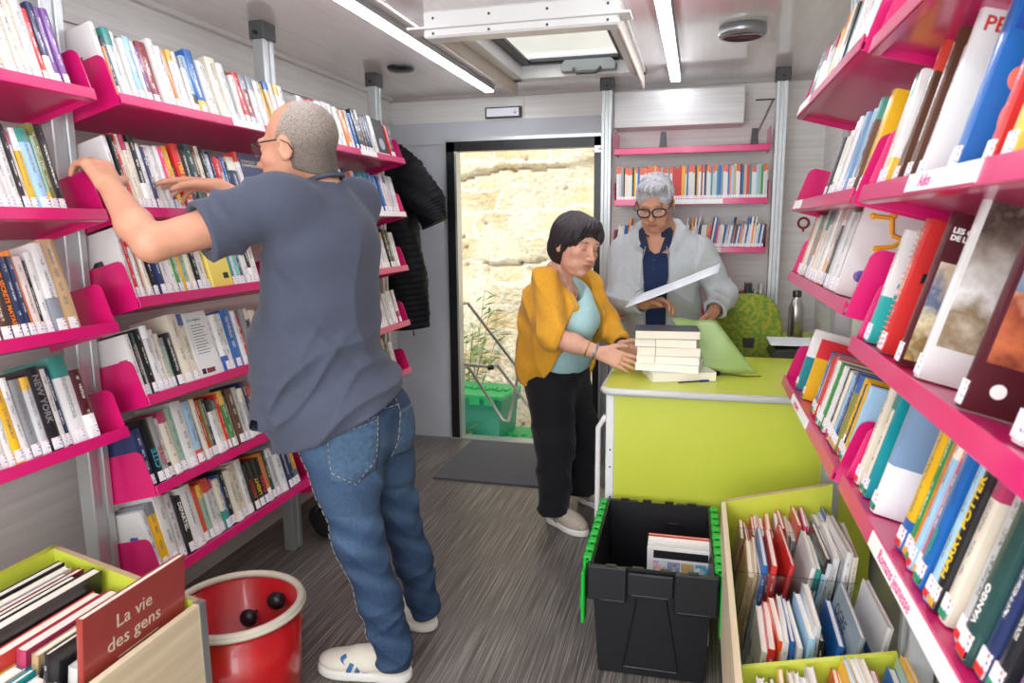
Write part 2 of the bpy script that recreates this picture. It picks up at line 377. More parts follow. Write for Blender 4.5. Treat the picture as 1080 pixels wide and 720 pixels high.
ring = [(0, .028 * math.cos(a), .028 * math.sin(a)) for a in np.linspace(0, 2 * math.pi, 24, endpoint=False)]
t.tube(ring, .007, 6, closed=True); t.box((-.005, -.006, -.045), (.002, .006, -.03)); t.ball((0, 0, -.045), .006, n=6)
t = t.build('wall_sticker', mat('sticker_red', '#9c2320', .5)); t.location = (.573, BY - .004, 1.415); t.rotation_euler = (0, 0, math.pi / 2); tag(t, 'small dark red ring sign on the back wall above the steel bottle', 'wall sign')
# outside ------------------------------------------------------------------
def stone_mat():
    M = bpy.data.materials.new('limestone_wall'); M.use_nodes = True; nt = M.node_tree; p = nt.nodes['Principled BSDF']; N = nt.nodes.new; Lk = nt.links.new
    tc = N('ShaderNodeTexCoord'); mp = N('ShaderNodeMapping'); mp.inputs['Rotation'].default_value = (math.pi / 2, 0, 0)
    Lk(tc.outputs['Object'], mp.inputs[0])
    wz = N('ShaderNodeTexNoise'); wz.inputs['Scale'].default_value = 2.6; wz.inputs['Detail'].default_value = 4
    Lk(tc.outputs['Object'], wz.inputs[0])
    ad = N('ShaderNodeVectorMath'); ad.operation = 'MULTIPLY_ADD'; ad.inputs[1].default_value = (.28, .28, .28); Lk(wz.outputs['Color'], ad.inputs[0]); Lk(mp.outputs[0], ad.inputs[2])
    br = N('ShaderNodeTexBrick'); br.inputs['Scale'].default_value = 1.0; br.inputs['Brick Width'].default_value = .42; br.inputs['Row Height'].default_value = .2
    br.inputs['Mortar Size'].default_value = .022; br.inputs['Mortar Smooth'].default_value = .6
    br.inputs['Color1'].default_value = (*srgb('#ecdcb8'), 1); br.inputs['Color2'].default_value = (*srgb('#e0c697'), 1); br.inputs['Mortar'].default_value = (*srgb('#efe6d3'), 1)
    Lk(ad.outputs[0], br.inputs[0])
    n2 = N('ShaderNodeTexNoise'); n2.inputs['Scale'].default_value = 26; n2.inputs['Detail'].default_value = 8; Lk(tc.outputs['Object'], n2.inputs[0])
    n3 = N('ShaderNodeTexNoise'); n3.inputs['Scale'].default_value = 3; n3.inputs['Detail'].default_value = 3; Lk(tc.outputs['Object'], n3.inputs[0])
    r3 = N('ShaderNodeMapRange'); r3.inputs[1].default_value = .4; r3.inputs[2].default_value = .62; Lk(n3.outputs[0], r3.inputs[0])
    mx = N('ShaderNodeMixRGB'); mx.inputs[2].default_value = (*srgb('#eee3cb'), 1); Lk(r3.outputs[0], mx.inputs[0]); Lk(br.outputs[0], mx.inputs[1])
    r2 = N('ShaderNodeMapRange'); r2.inputs[1].default_value = .28; r2.inputs[2].default_value = .5; r2.inputs[3].default_value = .78; r2.inputs[4].default_value = 1; Lk(n2.outputs[0], r2.inputs[0])
    hs = N('ShaderNodeHueSaturation'); Lk(mx.outputs[0], hs.inputs['Color']); Lk(r2.outputs[0], hs.inputs['Value']); Lk(hs.outputs[0], p.inputs['Base Color'])
    bp = N('ShaderNodeBump'); bp.inputs['Strength'].default_value = .9; bp.inputs['Distance'].default_value = .03
    sm = N('ShaderNodeMath'); sm.operation = 'MULTIPLY_ADD'; Lk(n2.outputs[0], sm.inputs[0]); sm.inputs[1].default_value = .7; Lk(br.outputs['Fac'], sm.inputs[2])
    iv = N('ShaderNodeMath'); iv.operation = 'SUBTRACT'; iv.inputs[0].default_value = 1.5; Lk(sm.outputs[0], iv.inputs[1]); Lk(n2.outputs[0], bp.inputs['Height']); Lk(bp.outputs[0], p.inputs['Normal'])
    p.inputs['Roughness'].default_value = .95
    return M
GZ = -.42
rng = np.random.default_rng(3)
sw = MB(); nx, nz = 230, 180; X0, X1, Z0, Z1 = -4.2, 1.2, GZ, 3.4
vs = []
for j in range(nz + 1):
    for i in range(nx + 1):
        x = X0 + (X1 - X0) * i / nx; z = Z0 + (Z1 - Z0) * j / nz
        d = .022 * math.sin(x * 5.1 + 2 * math.sin(z * 3.3)) + .016 * math.sin(z * 11 + 3 * math.sin(x * 4)) + rng.normal(0, .0025)
        zc_ = 1.80 + .09 * (x + 2.1) + .02 * math.sin(x * 7) + .006 * math.sin(x * 31)
        if abs(z - zc_) < .016 and -2.4 < x < -1.05: d += .07
        if z > zc_: d -= .03
        if abs(z - (1.12 + .03 * math.sin(x * 5))) < .012 and -1.75 < x < -1.2: d += .06
        if ((x + 1.52) / .2) ** 2 + ((z - 1.02) / .10) ** 2 < 1: d += .03
        if math.sin(x * 37 + 3 * math.sin(z * 23)) * math.sin(z * 41 + x * 11) > .988: d += .05
        vs.append((x, 5.75 + d, z))
fs = [(j * (nx + 1) + i, j * (nx + 1) + i + 1, (j + 1) * (nx + 1) + i + 1, (j + 1) * (nx + 1) + i) for j in range(nz) for i in range(nx)]
sw.add(vs, fs, 0, True); sw.box((X0, 5.9, Z0), (X1, 6.2, Z1))
o = struct('wall_outside', sw, stone_mat())
struct('ground_outside', MB().box((-4.2, BY + .06, GZ - .1), (1.2, 6.2, GZ)), mat('pavement', '#b9a88e', .95, noise=.2, nscale=(12, 12, 12), bump=.5, bscale=30))
SHELF_BOOKS = {
 'L1.0': 'w,1318,1336,23 y,1336,1371,20 w,1371,1390,22 c,1390,1404,23 c,1404,1424,23 c,1424,1444,24 w,1444,1476,25 r,1476,1492,18.5 n,1492,1511,20.5 p,1511,1530,20 p,1530,1550,20',
 'L1.1': 'w,1277,1297,21 w,1297,1318,20.5 w,1318,1339,20 w,1339,1356,21 w,1356,1376,20.5 k,1376,1389,21 c,1389,1401,19 y,1401,1422,20.5 l,1422,1452,20.5 s,1452,1462,19 v,1462,1482,22.5 k,1482,1505,22.5',
 'L1.2': 'w,1236,1259,19 w,1259,1278,16 B,1278,1306,17 k,1306,1331,19,SECRETS n,1331,1349,20 n,1349,1362,20 o,1362,1372,21.5 P,1372,1396,20 k,1396,1407,19 w,1407,1426,21 w,1426,1457,23 T,1457,1501,24',
 'L1.3': 'b,1201,1224,18 w,1224,1240,19 w,1240,1260,21 w,1260,1277,20 y,1277,1302,21 w,1302,1323,21 g,1323,1349,20 a,1349,1373,20 k,1373,1407,22,NEW w,1407,1424,21 n,1424,1442,21 w,1442,1490,23.5 D,1490,1522,19',
 'L2.0': 'w,1613,1632,20.5 o,1632,1641,17 n,1641,1654,17 a,1654,1683,20 w,1683,1700,19.5 w,1700,1720,18 l,1720,1748,19 c,1748,1762,18 p,1762,1780,17 d,1780,1824,19 w,1824,1850,20.5 w,1850,1882,19 o,1882,1902,18 w,1902,1930,19 w,1930,1955,19 w,1955,1977,18 l,1977,2007,19 b,2007,2048,21.5 w,2048,2080,18.5 w,2080,2109,18.5 c,2109,2163,21 w,2163,2204,20 s,2204,2225,18 w,2225,2251,17 r,2251,2290,18.5 d,2290,2335,18.5 w,2335,2376,19 w,2376,2418,18 y,2418,2455,18 T,2455,2493,19 w,2493,2552,19 w,2552,2593,19',
 'L3.0': 'w,2634,2684,19 r,2684,2729,18 r,2729,2783,19 w,2783,2839,19 w,2839,2896,19.5 w,2896,2948,19.5 w,2948,3001,19 o,3001,3055,18 w,3055,3102,19 b,3102,3131,18 k,3131,3220,20.5 B,3220,3251,18 n,3251,3314,19 w,3314,3357,19.5 K,3357,3517,19.5 r,3517,3578,17',
 'L2.1': 'w,1529,1550,21 k,1550,1568,21.5 r,1568,1584,22 c,1584,1599,22 c,1599,1618,22 c,1618,1635,20 k,1635,1665,22.5 w,1665,1685,20 n,1685,1702,19 w,1702,1727,20 w,1727,1753,20 w,1753,1771,20 m,1771,1790,20 y,1790,1825,20.5 k,1825,1837,16 r,1837,1877,21.5,LEFEU k,1877,1914,20 G,1914,1949,22 B,1949,1975,22 c,1975,1998,22 k,1998,2021,22 l,2021,2040,21 w,2040,2059,20 n,2059,2073,21 r,2073,2103,19 a,2103,2123,19 b,2123,2148,20 G,2148,2164,18 n,2164,2217,20 w,2217,2244,22 N,2244,2409,22 w,2409,2453,20 d,2453,2493,19 w,2493,2540,20',
 'L3.1': 'w,2692,2810,19 d,2810,2868,20 b,2868,2920,19 w,2920,2982,20 r,2982,3037,20 w,3037,3095,20 g,3095,3144,19 w,3144,3184,20 b,3184,3225,19 t,3225,3310,20 b,3310,3457,20 P,3457,3529,20 a,3529,3579,20 w,3579,3630,20',
 'L2.2': 'w,1583,1603,21 r,1603,1619,21 w,1619,1636,19 r,1636,1653,19 c,1653,1671,20.5 g,1671,1689,22 k,1689,1714,22.5 n,1714,1744,21 w,1744,1782,20 w,1782,1814,19 e,1814,1830,18 w,1830,1846,19 y,1846,1854,18 s,1854,1884,19 c,1884,1905,18 k,1905,1932,19 w,1932,1973,19 Y,1973,1991,18 Y,1991,2119,19 t,2119,2140,19 w,2140,2156,18 A,2156,2188,19 n,2188,2210,18 w,2210,2244,19 k,2244,2272,19 w,2272,2314,19',
 'L3.2': 'w,3252,3351,19 w,3351,3409,19 w,3409,3468,19 k,3468,3542,21 w,3542,3593,19',
 'L2.3': 'w,1566,1590,19 k,1590,1604,19 w,1604,1621,19 k,1621,1646,20 w,1646,1678,20.5 w,1678,1704,19 c,1704,1727,17.5 s,1727,1747,16 k,1747,1783,17 c,1783,1832,22.5 c,1832,1871,22 W,1871,2005,22 w,2005,2025,20 w,2025,2055,20 w,2055,2091,20 b,2091,2155,21 w,2155,2183,20 r,2183,2211,19 g,2211,2240,20 n,2240,2276,20 c,2276,2318,19',
 'L3.3': 'w,3279,3371,17 w,3371,3418,18 a,3418,3467,17 w,3467,3517,18 w,3517,3581,18',
 'L2.4': 'N,1572,1608,18 k,1608,1641,20,CITE g,1641,1670,20,CITE2 w,1670,1697,19 c,1697,1733,20.5 s,1733,1766,21 w,1766,1816,22 l,1816,1851,21 p,1851,1869,20 c,1869,1892,21 r,1892,1911,20 v,1911,1929,20 n,1929,1949,20 w,1949,1983,19 c,1983,2008,18 r,2008,2028,20 e,2028,2059,20.5 w,2059,2075,18 B,2075,2118,20 a,2118,2186,20 n,2186,2221,21 Y,2221,2245,19 w,2245,2276,14 k,2276,2294,14 w,2294,2319,14 n,2319,2339,14 w,2339,2384,14',
 'L3.4': 'w,3312,3395,17 k,3395,3469,20 w,3469,3533,17',
 'L2.5': 'w,1584,1610,20 y,1610,1652,21 w,1652,1695,22.5 w,1695,1736,21 k,1736,1770,19,PASTEL w,1770,1827,21,TEMPS O,1827,1855,19.5 s,1855,1883,19 w,1883,1921,20 w,1921,1951,19 c,1951,1976,18 b,1976,1996,19 k,1996,2022,20 c,2022,2060,19 c,2060,2104,20 w,2104,2138,20.5 k,2138,2173,18,NIGHT k,2173,2208,18,LIGHT k,2208,2245,18,DARK o,2245,2276,19 G,2276,2302,19 a,2302,2348,19 w,2348,2395,20 n,2395,2459,20 y,2459,2495,19',
 'L3.5': 'w,3318,3390,17 n,3390,3491,15 p,3491,3571,14 w,3571,3653,19',
 'RA.0': 'k,2596,2484,17 w,2484,2401,16.5 w,2401,2323,16.5 a,2323,2269,16 y,2269,2200,17 o,2200,2046,19 k,2046,2004,18 w,2004,1938,19 t,1938,1901,19 w,1901,1820,20 m,1820,1574,21',
 'RA.1': 'k,2058,2013,16 w,2013,1955,15 c,1955,1900,16 w,1900,1789,18 L,1789,1690,18.5 B,1690,1660,20 y,1660,1575,21',
 'RB.1': 'c,1540,1499,20 w,1499,1445,20 B,1445,1355,25 B,1355,1300,24 w,1300,1243,20 w,1243,1136,26,PER l,1136,1094,24 b,1094,995,28,BEAR r,995,911,26 w,911,855,26 w,855,794,26 c,794,739,25 l,739,692,24',
 'RA.2': 'r,2474,2380,19 g,2380,2294,19 o,2294,2253,18 w,2253,2176,20 w,2176,2087,20 P,2087,2005,20 k,2005,1959,20 w,1959,1886,20 w,1886,1833,19 a,1833,1782,19 w,1782,1547,22,OCC',
 'RB.2': 'w,1458,1350,21,TEAL r,1350,1233,23,SPIRAL D,1233,1126,24,CARNET w,1126,950,27,PHOTO D,950,814,28,STONE w,814,726,25 o,726,656,24 w,656,599,22',
 'RA.3': 't,2322,2150,19,AQUA y,2150,1984,18,YEL b,1984,1934,17 r,1934,1887,17 w,1887,1856,17 r,1856,1827,17 w,1827,1785,17 e,1785,1758,17 r,1758,1731,17 w,1731,1706,17 k,1706,1681,17 w,1681,1657,17 c,1657,1633,17 l,1633,1588,17 b,1588,1567,18 n,1567,1546,18 v,1546,1526,18 y,1526,1496,18 k,1496,1477,17 w,1477,1458,17 y,1458,1440,18 B,1440,1422,18 l,1422,1380,18,JUNIOR',
 'RB.3': 'c,1500,1444,20 c,1444,1417,22 t,1417,1351,24,CIRC L,1351,1198,25,BLUEW y,1198,1162,22 e,1162,1139,22 o,1139,1117,22 l,1117,1096,22 r,1096,1070,22 b,1070,1018,23,VIOLET l,1018,996,22 k,996,971,22,HP c,971,921,23 a,921,886,23 G,886,847,23,GREEN n,847,817,23 K,817,755,24 p,755,715,21 r,715,688,20 b,688,658,20 w,658,622,20',
}
# ================================================================== books
def cover_mat():
    M = bpy.data.materials.new('book_cover'); M.use_nodes = True; nt = M.node_tree; p = nt.nodes['Principled BSDF']; N = nt.nodes.new; Lk = nt.links.new
    def math_(op, a, b=None):
        n = N('ShaderNodeMath'); n.operation = op
        for i, v in enumerate((a, b)):
            if v is None: continue
            if isinstance(v, (int, float)): n.inputs[i].default_value = v
            else: Lk(v, n.inputs[i])
        return n.outputs[0]
    oi = N('ShaderNodeObjectInfo'); ac = N('ShaderNodeAttribute'); ac.attribute_type = 'OBJECT'; ac.attribute_name = 'accent'
    st = N('ShaderNodeAttribute'); st.attribute_type = 'OBJECT'; st.attribute_name = 'style'
    tc = N('ShaderNodeTexCoord'); sg = N('ShaderNodeSeparateXYZ'); Lk(tc.outputs['Generated'], sg.inputs[0])
    ss = N('ShaderNodeSeparateXYZ'); Lk(st.outputs['Vector'], ss.inputs[0])
    gx, gy, gz = sg.outputs
    band = math_('ADD', math_('GREATER_THAN', gz, ss.outputs[0]), math_('LESS_THAN', gz, ss.outputs[1]))
    band = math_('MINIMUM', band, 1.0)
    # faces: boards at gx 0 / 1
    side = math_('ADD', math_('LESS_THAN', gx, .004), math_('GREATER_THAN', gx, .996))
    ofs = N('ShaderNodeVectorMath'); ofs.operation = 'ADD'; cmb = N('ShaderNodeCombineXYZ'); rr = math_('MULTIPLY', oi.outputs['Random'], 40.0)
    for i in range(3): Lk(rr, cmb.inputs[i])
    Lk(tc.outputs['Object'], ofs.inputs[0]); Lk(cmb.outputs[0], ofs.inputs[1])
    # cover picture
    pic = N('ShaderNodeTexNoise'); pic.inputs['Scale'].default_value = 14; pic.inputs['Detail'].default_value = 4; Lk(ofs.outputs[0], pic.inputs[0])
    inp = math_('MULTIPLY', math_('MULTIPLY', math_('GREATER_THAN', gz, .12), math_('LESS_THAN', gz, .62)), math_('MULTIPLY', math_('GREATER_THAN', gy, .12), math_('LESS_THAN', gy, .9)))
    picm = math_('MULTIPLY', math_('MULTIPLY', math_('GREATER_THAN', pic.outputs[0], .5), inp), side)
    # spine text glyph noise: letters across the height, one line
    mp = N('ShaderNodeMapping'); mp.inputs['Scale'].default_value = (420, 420, 480); Lk(ofs.outputs[0], mp.inputs[0])
    gl_ = N('ShaderNodeTexNoise'); gl_.inputs['Scale'].default_value = 1; gl_.inputs['Detail'].default_value = 1; Lk(mp.outputs[0], gl_.inputs[0])
    mp2 = N('ShaderNodeMapping'); mp2.inputs['Scale'].default_value = (0, 0, 28); Lk(ofs.outputs[0], mp2.inputs[0])
    wd = N('ShaderNodeTexNoise'); wd.inputs['Scale'].default_value = 1; wd.inputs['Detail'].default_value = 0; Lk(mp2.outputs[0], wd.inputs[0])
    tin = math_('MULTIPLY', math_('MULTIPLY', math_('GREATER_THAN', gz, .28), math_('LESS_THAN', gz, .9)), math_('MULTIPLY', math_('GREATER_THAN', gx, .36), math_('LESS_THAN', gx, .64)))
    txt = math_('MULTIPLY', math_('MULTIPLY', math_('GREATER_THAN', gl_.outputs[0], .51), math_('GREATER_THAN', wd.outputs[0], .47)), tin)
    txt = math_('MULTIPLY', txt, math_('GREATER_THAN', ss.outputs[2], .9)); picm = math_('MULTIPLY', picm, math_('GREATER_THAN', ss.outputs[2], .4))
    bw = N('ShaderNodeRGBToBW'); Lk(oi.outputs['Color'], bw.inputs[0]); lum = math_('GREATER_THAN', bw.outputs[0], .22)
    ink = N('ShaderNodeMixRGB'); Lk(lum, ink.inputs[0]); ink.inputs[1].default_value = (.8, .78, .7, 1); ink.inputs[2].default_value = (.16, .16, .19, 1)
    a = N('ShaderNodeMixRGB'); Lk(math_('MINIMUM', math_('ADD', band, picm), 1.0), a.inputs[0]); Lk(oi.outputs['Color'], a.inputs[1]); Lk(ac.outputs['Color'], a.inputs[2])
    b = N('ShaderNodeMixRGB'); Lk(txt, b.inputs[0]); Lk(a.outputs[0], b.inputs[1]); Lk(ink.outputs[0], b.inputs[2])
    Lk(b.outputs[0], p.inputs['Base Color']); p.inputs['Roughness'].default_value = .32; p.inputs['Coat Weight'].default_value = .45; p.inputs['Coat Roughness'].default_value = .12
    return M
COVER = cover_mat()
def pages_mat():
    M = streak_mat('book_pages', '#e4dccb', '#f3eee2', (900, 3, 3), .85, spec=.1); return M
PAGES = pages_mat()
def sticker_mat():
    M = bpy.data.materials.new('spine_sticker'); M.use_nodes = True; nt = M.node_tree; p = nt.nodes['Principled BSDF']; N = nt.nodes.new; Lk = nt.links.new
    tc = N('ShaderNodeTexCoord'); v = N('ShaderNodeTexVoronoi'); mp = N('ShaderNodeMapping'); mp.inputs['Scale'].default_value = (2.6, 1, 4.4); oi = N('ShaderNodeObjectInfo')
    Lk(tc.outputs['Generated'], mp.inputs[0]); Lk(mp.outputs[0], v.inputs[0]); v.inputs['Scale'].default_value = 1
    sg = N('ShaderNodeSeparateXYZ'); Lk(tc.outputs['Generated'], sg.inputs[0])
    def m_(op, a, b):
        n = N('ShaderNodeMath'); n.operation = op
        for i, x in enumerate((a, b)):
            if isinstance(x, (int, float)): n.inputs[i].default_value = x
            else: Lk(x, n.inputs[i])
        return n.outputs[0]
    inb = m_('MULTIPLY', m_('GREATER_THAN', sg.outputs[2], .3), m_('LESS_THAN', v.outputs['Distance'], .31))
    up = m_('GREATER_THAN', sg.outputs[2], .66)
    c1 = N('ShaderNodeMixRGB'); Lk(up, c1.inputs[0]); c1.inputs[1].default_value = (*srgb('#3f78c8'), 1); c1.inputs[2].default_value = (*srgb('#e0672e'), 1)
    c2 = N('ShaderNodeMixRGB'); Lk(inb, c2.inputs[0]); c2.inputs[1].default_value = (*srgb('#f0f0f2'), 1); Lk(c1.outputs[0], c2.inputs[2])
    Lk(c2.outputs[0], p.inputs['Base Color']); p.inputs['Roughness'].default_value = .3
    return M
STICK = sticker_mat()
CC = dict(w='#e0dedc', c='#e2d8c4', g='#8f9394', a='#c9cacb', k='#1d1d22', n='#26345c', b='#2366b0', l='#9cc4de', t='#17919a', r='#cf2f2e', d='#8c1f2a', o='#ec8226', O='#e8501f', y='#eeb71e', Y='#e8cf5a', p='#7a4f96', m='#e0447c', e='#3f9149', s='#9bb8a2', T='#c9a77c', B='#5d3c2c', v='#7d7f3a', D='#4d1620', P='#eddcd8', G='#274844', L='#7f9dbd', N='#2a3563', W='#edecea', K='#26272c', A='#6fc2bd')
NAMES = dict(w='white', c='cream', g='grey', a='light grey', k='black', n='navy', b='blue', l='pale blue', t='teal', r='red', d='dark red', o='orange', O='bright orange', y='yellow', Y='pale yellow', p='purple', m='pink', e='green', s='sage green', T='tan', B='brown', v='olive', D='maroon', P='pale pink', G='dark green', L='greyish blue', N='dark blue', W='white', K='charcoal', A='aqua')
ACC = ['#d9483b', '#2b5fa8', '#222222', '#e9b94a', '#ffffff', '#3d8f86', '#8a8f99', '#b33a63', '#f0e7d8']
def book_meshes(th, dp, h, bd=.0018):
    """spine at y=0, x across the thickness, z up"""
    t = th / 2; c = MB()
    c.box((-t, .0, 0), (-t + bd, dp, h)); c.box((t - bd, 0, 0), (t, dp, h))
    n = 4; o = []; bulge = min(.003, th * .12)
    for k in range(n + 1):
        x = -t + th * k / n; o.append((x, -bulge * (1 - (2 * k / n - 1) ** 2)))
    inner = [(x * (1 - 2 * bd / th), y + bd) for x, y in o][::-1]
    c.prism(o + inner, 0, h, 'z')
    pg = MB().box((-t + bd, bd, .003), (t - bd, dp - .003, h - .003))
    return c, pg
def dress(cov, code, rnd, art=None, acc=None):
    base = srgb(CC[code]); j = rnd.uniform(.93, 1.05)
    cov.color = (*[min(1, max(0, v * j)) for v in base], 1)
    a = srgb(acc or rnd.choice(ACC)); cov['accent'] = [float(v) for v in a]
    r = rnd.random()
    if acc: st = art
    elif r < .2: st = (rnd.uniform(.72, .85), 0., 1.)
    elif r < .32: st = (2., rnd.uniform(.2, .4), 1.)
    else: st = (2., -1., 1.)
    cov['style'] = [float(v) for v in st]
def make_book(name, loc, F, th, dp, h, code, rnd, lean=0., sticker=True, acc=None, art=None, parent=None, stick_h=.03, scol=None):
    root = thing(name, None, None, loc, F @ Matrix.Rotation(lean, 3, 'Y') if lean else F)
    c, pg = book_meshes(th, dp, h)
    cv = c.build('cover', COVER, root); dress(cv, code, rnd, art, acc)
    pg.build('pages', PAGES, root)
    if sticker and th > .008:
        sw_ = min(th * .82, .024); b = min(.003, th * .12)
        st = MB().box((-sw_ / 2, -b - .0008, .004), (sw_ / 2, -b * .4, .004 + stick_h)).build('spine_label', STICK, root)
        if scol: MB().box((-sw_ / 2, -b - .0011, .0045), (sw_ / 2, -b * .5, .014)).build('colour_dot', mat('dot_' + scol, scol, .4), st)
    return root
INKW = mat('ink_white', '#f2f0ea', .5); INKK = mat('ink_black', '#202024', .5); INKR = mat('ink_red', '#c8362f', .5); INKO = mat('ink_orange', '#ee7a25', .5); INKY = mat('ink_yellow', '#f0c92c', .5)
INKT = mat('ink_teal', '#2f9fb2', .5); INKG = mat('ink_gold', '#cfc4ae', .5)
def spine_title(root, s, th, h, M, size=None, z0=.045, down=True):
    size = size or th * .62
    b = min(.003, th * .12)
    # reads from bottom to top
    Rm = basis((0, 0, 1), (-1, 0, 0), (0, -1, 0)) if not down else basis((0, 0, -1), (1, 0, 0), (0, -1, 0))
    if down: loc = (-size * .35, -b - .0006, h - .02)
    else: loc = (size * .35, -b - .0006, z0)
    return text(s, size, M, root, loc, Rm, 'title', .0003, bold=.0004)
def cover_text(root, side, s, y, z, size, M, sign=1, th=.02):
    """on the board at x = side*th/2; reads along +y seen from -x for side -1"""
    if side < 0: Rm = basis((0, -1, 0), (0, 0, 1), (-1, 0, 0))
    else: Rm = basis((0, 1, 0), (0, 0, 1), (1, 0, 0))
    return text(s, size, M, root, (side * (th / 2 + .0005), y, z), Rm, 'title', .0003, bold=.0005)
def photo_panel(root, th, y0, y1, z0, z1, cols, sc, name='cover_photo', up=True):
    M = bpy.data.materials.new(name); M.use_nodes = True; nt = M.node_tree; p = nt.nodes['Principled BSDF']; N = nt.nodes.new
    tc = N('ShaderNodeTexCoord'); nz = N('ShaderNodeTexNoise'); nz.inputs['Scale'].default_value = sc; nz.inputs['Detail'].default_value = 6; sg = N('ShaderNodeSeparateXYZ')
    nt.links.new(tc.outputs['Object'], nz.inputs[0]); nt.links.new(tc.outputs['Generated'], sg.inputs[0])
    ad = N('ShaderNodeMath'); ad.operation = 'MULTIPLY_ADD'; ad.inputs[1].default_value = .9; nt.links.new(nz.outputs[0], ad.inputs[0])
    mu = N('ShaderNodeMath'); mu.operation = 'MULTIPLY_ADD'; mu.inputs[1].default_value = .8; mu.inputs[2].default_value = -.35; nt.links.new(sg.outputs[2], mu.inputs[0]); nt.links.new(mu.outputs[0], ad.inputs[2])
    cr = N('ShaderNodeValToRGB'); el = cr.color_ramp.elements
    while len(el) < len(cols): el.new(.5)
    for i, c in enumerate(cols): el[i].position = i / (len(cols) - 1) if len(cols) > 1 else 0; el[i].color = (*srgb(c), 1)
    nt.links.new(ad.outputs[0], cr.inputs[0]); nt.links.new(cr.outputs[0], p.inputs['Base Color']); p.inputs['Roughness'].default_value = .25; p.inputs['Coat Weight'].default_value = .5
    return MB().box((th / 2, y0, z0), (th / 2 + .0005, y1, z1)).build(name, M, root)
SHELF_PH = {'L1': 'nearest left bookcase', 'L2': 'middle left bookcase', 'L3': 'far left bookcase', 'RA': 'far right bookcase', 'RB': 'nearest right bookcase'}
ORDN = ['first', 'second', 'third', 'fourth', 'fifth', 'sixth', 'seventh', 'eighth', 'ninth', 'tenth', 'eleventh', 'twelfth', 'thirteenth', 'fourteenth', 'fifteenth', 'sixteenth', 'seventeenth', 'eighteenth', 'nineteenth', 'twentieth'] + ['twenty-' + x for x in ('first', 'second', 'third', 'fourth', 'fifth', 'sixth', 'seventh', 'eighth', 'ninth')] + ['thirtieth'] + ['thirty-' + x for x in ('first', 'second', 'third', 'fourth', 'fifth', 'sixth', 'seventh', 'eighth', 'ninth')] + ['fortieth'] + ['forty-' + x for x in ('first', 'second', 'third', 'fourth', 'fifth')]
SHZ = {'L1': L1, 'L2': L2, 'L3': L3, 'RA': RA, 'RB': RB}
def label_rows(items, where, cat, group, unit='book', end='left'):
    """items: list of (root, name words) in order; gives each a label of its own"""
    names = [n for _, n in items]
    def btw(i):
        a = names[i - 1].split(' ')[-1] if i else None; b = names[i + 1].split(' ')[-1] if i + 1 < len(names) else None
        if a and b: return f'{names[i]} {unit} between {a} and {b} ones, {where}'
        return f'{names[i]} {unit} at the {"left" if i == 0 else "right"} end, {where}'
    bt = [btw(i) for i in range(len(items))]
    for i, (o, n) in enumerate(items):
        if names.count(n) == 1: lab = f'{"" if n[0].isupper() else ""}the only {n} {unit}, {where}'
        elif bt.count(bt[i]) == 1 and len(bt[i].split()) <= 16: lab = bt[i]
        else: lab = f'{n} {unit}, {ORDN[i]} from the {end}, {where}'
        tag(o, lab, cat, group)
ALLB = []
BAYR = {'L1': (.67, 1.592), 'L2': (1.686, 2.609), 'L3': (2.704, 3.627), 'RA': (1.536, 2.455), 'RB': (.525, 1.444)}
